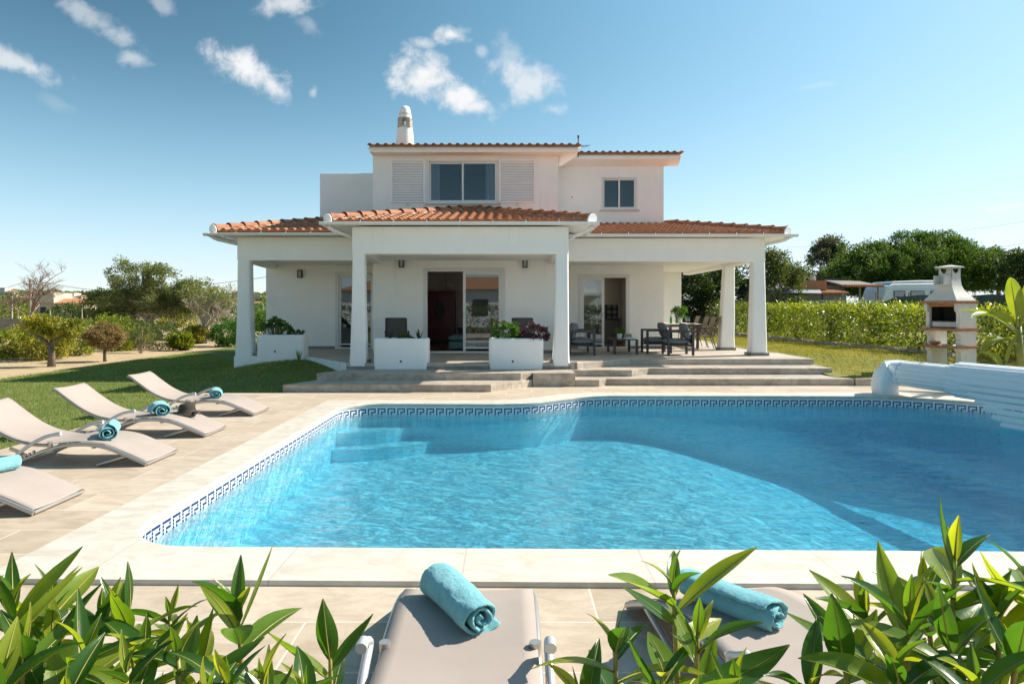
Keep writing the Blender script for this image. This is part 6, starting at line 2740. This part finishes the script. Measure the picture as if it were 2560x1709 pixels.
# utility poles and wires
for i, (px, top, Y, r) in enumerate(((69, 640, 47, .10), (27, 680, 47, .07), (41, 712, 44, .04), (115, 712, 44, .05), (188, 706, 43, .04))):
    t_ = at(px, top, Y)
    p = thing('utility_pole', ('tall wooden utility pole rising through the bare tree', 'wooden pole at the picture edge behind the grey wall', 'short pale post behind the grey wall near the edge poles', 'short pale post at the foot of the bare tree', 'short pale post beside the dark round bushes')[i], ('utility pole', 'utility pole', 'post', 'post', 'post')[i], (t_.x, Y, 0), 0, 'poles and posts behind the grey wall')
    m = MB()
    m.tube([(0, 0, -.1), (0, 0, t_.z)], [r, r * .8], 8)
    m.build('post', M['palebark'], p)
    if i < 2:
        m = MB()
        m.box(-.35, .35, -.04, .04, t_.z - .4, t_.z - .32)
        m.build('crossarm', M['bark'], p)
M['wire'] = pmat('black_wire', (.02, .02, .022), .6, .1)


def wire(pts, lab, r):
    m = MB()
    m.tube(smooth_path(pts, 24), r, 4)
    tag(m.build('overhead_wire', M['wire']), lab, 'wire', 'overhead wires')


wire([at(-80, 676, 47), at(0, 664, 47), at(69, 642, 47)], 'thin wire running from the tall pole towards the picture edge', .012)
wire([at(69, 642, 47), at(250, 668, 47), at(450, 655, 46), at(620, 634, 45), at(760, 610, 44)], 'thin wire rising from the wide grey green tree towards the house', .014)
wire([at(1700, 604, 75), at(1900, 612, 75), at(2150, 590, 75), at(2420, 545, 75)], 'thin wire crossing behind the umbrella pine, upper of the two low ones', .018)
wire([at(1700, 612, 75), at(1900, 620, 75), at(2150, 600, 75), at(2420, 558, 75)], 'thin wire crossing behind the umbrella pine, lowest of all', .018)
wire([at(1700, 570, 80), at(2000, 556, 80), at(2420, 498, 80)], 'faint high wire passing over the top of the umbrella pine', .012)

# far hill with scattered white houses
m = MB()
nx, ny = 90, 26
for j in range(ny + 1):
    for i in range(nx + 1):
        x = -520 + 520 * i / nx
        y = 210 + 330 * j / ny
        e = sst((y - 215) / 150) * sst((545 - y) / 120) * sst((x + 515) / 60) * sst((-20 - x) / 90)
        h = 9.6 + 3.0 * noise.noise(Vector((x * .012, y * .012, 1))) + 2.0 * noise.noise(Vector((x * .04, y * .04, 2)))
        m.v.append((x, y, -1.0 + h * e + .6 * noise.noise(Vector((x * .15, y * .15, 5))) * e))
for j in range(ny):
    for i in range(nx):
        a = j * (nx + 1) + i
        m.f.append((a, a + 1, a + nx + 2, a + nx + 1))
tag(m.build('hill', M['hill'], smooth=True, angle=180), kind='structure')


def hill_z(x, y):
    e = sst((y - 215) / 150) * sst((545 - y) / 120) * sst((x + 515) / 60) * sst((-20 - x) / 90)
    h = 9.6 + 3.0 * noise.noise(Vector((x * .012, y * .012, 1))) + 2.0 * noise.noise(Vector((x * .04, y * .04, 2)))
    return -1.0 + h * e


M['far_white'] = pmat('far_house_wall', (.66, .62, .56), .9, .06, .3)
M['far_cream'] = pmat('far_house_cream', (.62, .50, .36), .9, .06, .3)


def far_house(label, x, y, z, w, d, h, rz, mat='far_white', two=False):
    t = thing('far_house', label, 'house', (x, y, z - .3), rz, 'white houses on the far hillside')
    m = MB()
    m.box(-w / 2, w / 2, -d / 2, d / 2, 0, h)
    if two:
        m.box(-w / 2, -w * .05, -d / 2 - w * .06, d / 2, h + .001, h * 1.7)
    m.build('wall', M[mat], t)
    m = MB()
    m.loft([[(-w * .55, -d * .58, h + .01), (w * .55, -d * .58, h + .01), (w * .55, d * .58, h + .01), (-w * .55, d * .58, h + .01)], [(-w * .3, -.02, h * 1.32), (w * .3, -.02, h * 1.32), (w * .3, .02, h * 1.32), (-w * .3, .02, h * 1.32)]])
    m.build('roof', M['terracotta'], t)
    for k in (-.3, 0, .3):
        m = MB()
        m.box(w * k - w * .06, w * k + w * .06, -d / 2 - .06, -d / 2 - .01, h * .35, h * .75)
        m.build('window', M['blackpaint'], t)
    return t


far_house('cream house with terracotta roof behind the bare tree and the grey wall', *at(152, 741, 120).xy, 0.3, 7.5, 6, 2.6, R(8), 'far_cream', True)
far_house('low white house right of the cream one, seen through the bare branches', *at(128, 731, 140).xy, .3, 6, 5, 3.6, R(-10))
hs_ = [(112, 322, 'white hillside house above the bare tree, highest on the ridge'), (136, 300, 'white hillside house with a long roof right of the tall pole'),
       (20, 330, 'small hillside house at the picture edge on the ridge'), (60, 300, 'small hillside house behind the tall wooden pole'), (180, 310, 'white hillside house left of the big grey green tree'),
       (545, 330, 'white hillside house seen through the open bay beside the pillar'), (600, 310, 'white hillside house between bay pillar and house wall'), (480, 330, 'white hillside house behind the dead branches'),
       (90, 280, 'low white villa halfway up the hillside'), (585, 270, 'pale villa low on the slope behind the bay')]
for i, (px, Y, lab) in enumerate(hs_):
    x = (px - 1165) * Y / F
    far_house(lab, x, Y, hill_z(x, Y), 4.5 + (i * 37 % 5) * .6, 4, 2.0 + (i % 3) * .4, R((i * 53) % 40 - 20), 'far_white' if i % 3 else 'far_cream', i % 2 == 0)

# scrub on the hill, one mass
g = np.random.default_rng(99)
n = 1500
hx = g.uniform(-420, -60, n)
hy = g.uniform(230, 420, n)
C = np.stack([hx, hy, np.array([hill_z(a, b) for a, b in zip(hx, hy)]) + .6], 1)
q = g.normal(0, 1, (n, 26, 3))
q /= np.linalg.norm(q, axis=2, keepdims=True)
sz = g.uniform(1.0, 3.2, n)
q[:, :, 2] = np.abs(q[:, :, 2]) * .8
tag(leaf_cloud('hill_scrub', (C[:, None] + q * sz[:, None, None] * .7).reshape(-1, 3), 1.1, M['lf_olive'], None, .7, q.reshape(-1, 3), .5, 98), kind='stuff')
for i, (px, top, hw, Y, mt, lab) in enumerate(((15, 690, 60, 60, 'lf_hedge', 'rounded green tree at the picture edge behind the grey wall'), (58, 694, 32, 64, 'lf_mid', 'dark green round tree beside the tall pole'),
                                              (160, 700, 48, 56, 'lf_mid', 'rounded green bushy tree behind the end of the grey wall'), (192, 708, 34, 52, 'lf_dark', 'low dark bush between grey wall and big spreading tree'),
                                              (400, 690, 60, 60, 'lf_yellow', 'yellow green trees glimpsed under the spreading crown'), (600, 718, 40, 50, 'lf_yellow', 'yellow shrub on the slope seen through the bay'))):
    b = at(px, 735, Y)
    h = CAMZ + (708 - top) * Y / F
    bush('round_tree', lab, 'tree', (b.x, Y, 0), (hw * Y / F, hw * Y / F * .8, h * .5), mt, .22, 46, 46, 140 + i, .08, 'bark', 'rounded trees behind the grey wall', zc=h * .5, stems=5)

# ------------------------------------------------------------------ foreground shrubs
def fore_leaf(m, base, d, nrm, L, W, curl, fold, twist=0.0):
    d = d.normalized()
    s = d.cross(nrm).normalized()
    nrm = s.cross(d).normalized()
    n = 9
    rows = []
    p = base.copy()
    for i in range(n + 1):
        t = i / n
        w = W * .5 * (math.sin(math.pi * min(1, (t * .97 + .03)) ** .82) ** .9) * (1.0 if t > .08 else .5)
        if i == n:
            w = .0006
        w = max(w, .0012)
        e = nrm * fold * w
        rows.append([p - s * w + e, p - s * w * .55 + e * .42, p.copy(), p + s * w * .55 + e * .42, p + s * w + e])
        p = p + d * L / n
        rot = Matrix.Rotation(curl / n, 3, s)
        d = (rot @ d).normalized()
        nrm = (rot @ nrm).normalized()
        if twist:
            r2 = Matrix.Rotation(twist / n, 3, d)
            s = (r2 @ s).normalized()
            nrm = (r2 @ nrm).normalized()
    m.loft(rows, False, False, closed=False)
    return [r[2] for r in rows]


def fore_leaf_mat():
    mm_, nt, p, o = newmat('fleshy_leaf')
    g_ = N(nt, 'ShaderNodeNewGeometry')
    tcn = N(nt, 'ShaderNodeTexCoord')
    n1 = noise_node(nt, 90, 4, .6, tcn.outputs['Object'])
    n0 = noise_node(nt, 9, 3, .6, tcn.outputs['Object'])
    a = N(nt, 'ShaderNodeMath', operation='MULTIPLY_ADD')
    nt.links.new(g_.outputs['Random Per Island'], a.inputs[0])
    a.inputs[1].default_value = .75
    b_ = N(nt, 'ShaderNodeMath', operation='MULTIPLY')
    nt.links.new(n0.outputs[0], b_.inputs[0])
    b_.inputs[1].default_value = .35
    nt.links.new(b_.outputs[0], a.inputs[2])
    c = ramp(nt, a.outputs[0], [(.10, (.028, .082, .014)), (.45, (.055, .135, .018)), (.75, (.125, .215, .022)), (.97, (.34, .36, .04))])
    nt.links.new(c, p.inputs['Base Color'])
    p.inputs['Roughness'].default_value = .24
    p.inputs['Specular IOR Level'].default_value = .5
    nt.links.new(bump(nt, n1.outputs[0], .18, .002), p.inputs['Normal'])
    t = N(nt, 'ShaderNodeBsdfTranslucent')
    nt.links.new(mixc(nt, 1.0, c, (2.3, 2.15, .6), 'MULTIPLY'), t.inputs['Color'])
    mx_ = N(nt, 'ShaderNodeMixShader')
    mx_.inputs[0].default_value = .46
    nt.links.new(p.outputs[0], mx_.inputs[1])
    nt.links.new(t.outputs[0], mx_.inputs[2])
    nt.links.new(mx_.outputs[0], o.inputs['Surface'])
    return mm_


M['fore'] = fore_leaf_mat()
M['fore_stem'] = pmat('shrub_stem', (.30, .27, .06), .45, .2, 20, dirt=((.22, .12, .05), 12, .5, .7))


def fore_shrub(label, base, stems, seed):
    """stems: list of (px, py, depth, leaf length, leaves); every tip is a point in the garden reached by a real stem."""
    t = thing('leafy_shrub', label, 'shrub', base, 0, 'glossy leaved shrubs in front of the loungers')
    g = random.Random(seed)
    B = Vector(base)
    ms = MB()
    for k, (tip, L, nl) in enumerate(stems):
        nl += 2
        tip = Vector(tip) - B
        root = Vector((tip.x * .55 + g.uniform(-.05, .05), tip.y * .55 - .02, 0))
        mid = root.lerp(tip, .6) + Vector((g.uniform(-.04, .04), g.uniform(-.03, .03), .03))
        pts = smooth_path([root, mid, tip], 14)
        ms.tube(pts, [.011 - .0075 * i / 14 for i in range(15)], 8)
        ml = MB()
        ga = g.uniform(0, 6.28)
        ax_ = (pts[-1] - pts[-3]).normalized()
        xa = ax_.orthogonal().normalized()
        ya = ax_.cross(xa)
        for q in range(nl):
            f = q / max(1, nl - 1)
            back = (f ** 1.2) * L * 3.0
            s_ = max(0, len(pts) - 1 - back / ((pts[-1] - pts[0]).length) * (len(pts) - 1))
            i = min(int(s_), len(pts) - 2)
            p = pts[i].lerp(pts[i + 1], s_ - i)
            ang = ga + q * 2.4
            spread = R(8 + 74 * min(1, f * 2.0) + g.uniform(-18, 24))
            rad = xa * math.cos(ang) + ya * math.sin(ang)
            d = (ax_ * math.cos(spread) + rad * math.sin(spread)).normalized()
            nrm = (ax_ * math.sin(spread) - rad * math.cos(spread)).normalized()
            size = L * 1.08 * (.42 + .65 * min(1, f * 3.2)) * g.uniform(.75, 1.15)
            rib = fore_leaf(ml, p, d, nrm, size, size * g.uniform(.20, .33), g.uniform(.1, .9) * (-1 if g.random() < .72 else .7), g.uniform(.15, .7), g.uniform(-.7, .7))
            ms.tube([p - d * .002] + rib[1:], [.0021 - .00019 * q_ for q_ in range(10)], 5)
        ml.build('foliage', M['fore'], t, smooth=True, angle=180)
    ms.build('stem', M['fore_stem'], t, smooth=True, angle=180)
    return t


def tips(lst):
    return [(at(px, py, Y), L, nl) for px, py, Y, L, nl in lst]


fore_shrub('dense glossy leaved shrub in the corner of the picture below the sun loungers', (-.95, 1.15, 0), tips([
    (30, 1385, 1.25, .16, 15), (118, 1372, 1.35, .15, 14), (-40, 1440, 1.2, .16, 14), (55, 1490, 1.15, .16, 14), (232, 1420, 1.4, .14, 13), (195, 1500, 1.2, .15, 13),
    (120, 1470, 1.3, .15, 13), (0, 1560, 1.0, .15, 12), (150, 1590, 1.1, .14, 12), (290, 1540, 1.15, .14, 12)]), 11)
fore_shrub('glossy leaved shrub with tall whorled tips left of the lounger with the askew towel', (-.55, 1.25, 0), tips([
    (292, 1400, 1.4, .15, 14), (388, 1412, 1.5, .135, 13), (545, 1400, 1.3, .155, 16), (452, 1478, 1.35, .13, 12), (408, 1510, 1.2, .13, 12), (520, 1560, 1.1, .13, 12), (330, 1490, 1.3, .14, 13), (470, 1600, 1.05, .12, 10), (600, 1560, 1.15, .12, 9)]), 12)
fore_shrub('single sprig of glossy leaves beside the armrest', (-.36, 1.3, 0), tips([(757, 1492, 1.35, .15, 11), (700, 1590, 1.2, .12, 9)]), 13)
fore_shrub('tall slim shrub with red brown stem crossing the slanted lounger', (.33, 1.15, 0), tips([
    (1545, 1335, 1.25, .155, 14), (1600, 1455, 1.15, .14, 11), (1412, 1470, 1.2, .15, 12), (1520, 1540, 1.1, .13, 9), (1330, 1590, 1.15, .13, 8), (1690, 1570, 1.1, .13, 8)]), 14)
fore_shrub('thick glossy shrub reaching over the deep water, tallest of all', (.85, 1.1, 0), tips([
    (2190, 1280, 1.2, .16, 15), (2085, 1420, 1.1, .16, 14), (1985, 1400, 1.3, .14, 12), (2290, 1400, 1.15, .155, 14), (2370, 1330, 1.2, .15, 14), (1930, 1490, 1.15, .15, 12),
    (2180, 1470, 1.05, .15, 13), (2330, 1500, 1.0, .15, 13), (2060, 1540, 1.0, .14, 12), (2240, 1570, .95, .14, 12), (1860, 1560, 1.1, .14, 10), (2120, 1350, 1.3, .14, 12)]), 15)
# bed the shrubs grow in
m = MB()
m.box(-3.2, 3.2, .2, 1.62, .004, .05)
tag(m.build('planting_bed_ground', M['soil']), kind='structure')

# the neighbours' house and hedge behind the camera: the panes mirror them and they throw light back on to the porch
nb_ = thing('neighbour_house', 'white neighbouring house with tiled roofs, seen mirrored in the glass doors', 'house', (0, -24, 0))
m = MB()
m.box(-16, 2, -8, 0, 0, 3.4)
m.box(2.01, 15, -9, -1.5, 0, 6.4)
m.box(15.01, 26, -8, .5, 0, 3.2)
m.box(3, 9, -1.49, 1.0, 2.9, 3.15)
for x in (3.0, 8.7):
    m.box(x, x + .3, .6, .9, 0, 2.9)
m.build('wall', M['plaster'], nb_)
for (x0, x1, y0, y1, z) in ((-16.4, 2.4, -8.4, .5, 3.41), (1.6, 15.4, -9.4, -1.0, 6.41), (14.6, 26.4, -8.4, 1.0, 3.21)):
    m = MB()
    xm0, xm1, ym = x0 + 3, x1 - 3, (y0 + y1) / 2
    m.loft([[(x0, y0, z), (x1, y0, z), (x1, y1, z), (x0, y1, z)], [(xm0, ym - .05, z + 1.3), (xm1, ym - .05, z + 1.3), (xm1, ym + .05, z + 1.3), (xm0, ym + .05, z + 1.3)]])
    m.build('roof', M['terracotta'], nb_)
for (x, z, y) in ((-12, 1, .02), (-7, 1, .02), (-2.5, 1, .02), (5, 4, -1.48), (11, 4, -1.48), (11, 1, -1.48), (19, 1, .52)):
    m = MB()
    m.box(x - .7, x + .7, y - .01, y + .02, z, z + 1.5)
    m.build('window', M['blackpaint'], nb_)
for i, (x0, x1) in enumerate(((-16, -5.3), (-5, 4.8), (5.1, 16))):
    bush('boundary_hedge', ('tall green hedge on the neighbours\' side, mirrored in the bay door', 'tall green hedge on the neighbours\' side, mirrored in the middle door', 'tall green hedge on the neighbours\' side, mirrored in the kitchen door')[i], 'hedge', ((x0 + x1) / 2, -9.5, 0), ((x1 - x0) / 2, .6, .85), 'lf_mid', .2, 90, 60, 170 + i, zc=.85, box=True, stems=6, group='hedges on the neighbours\' side')
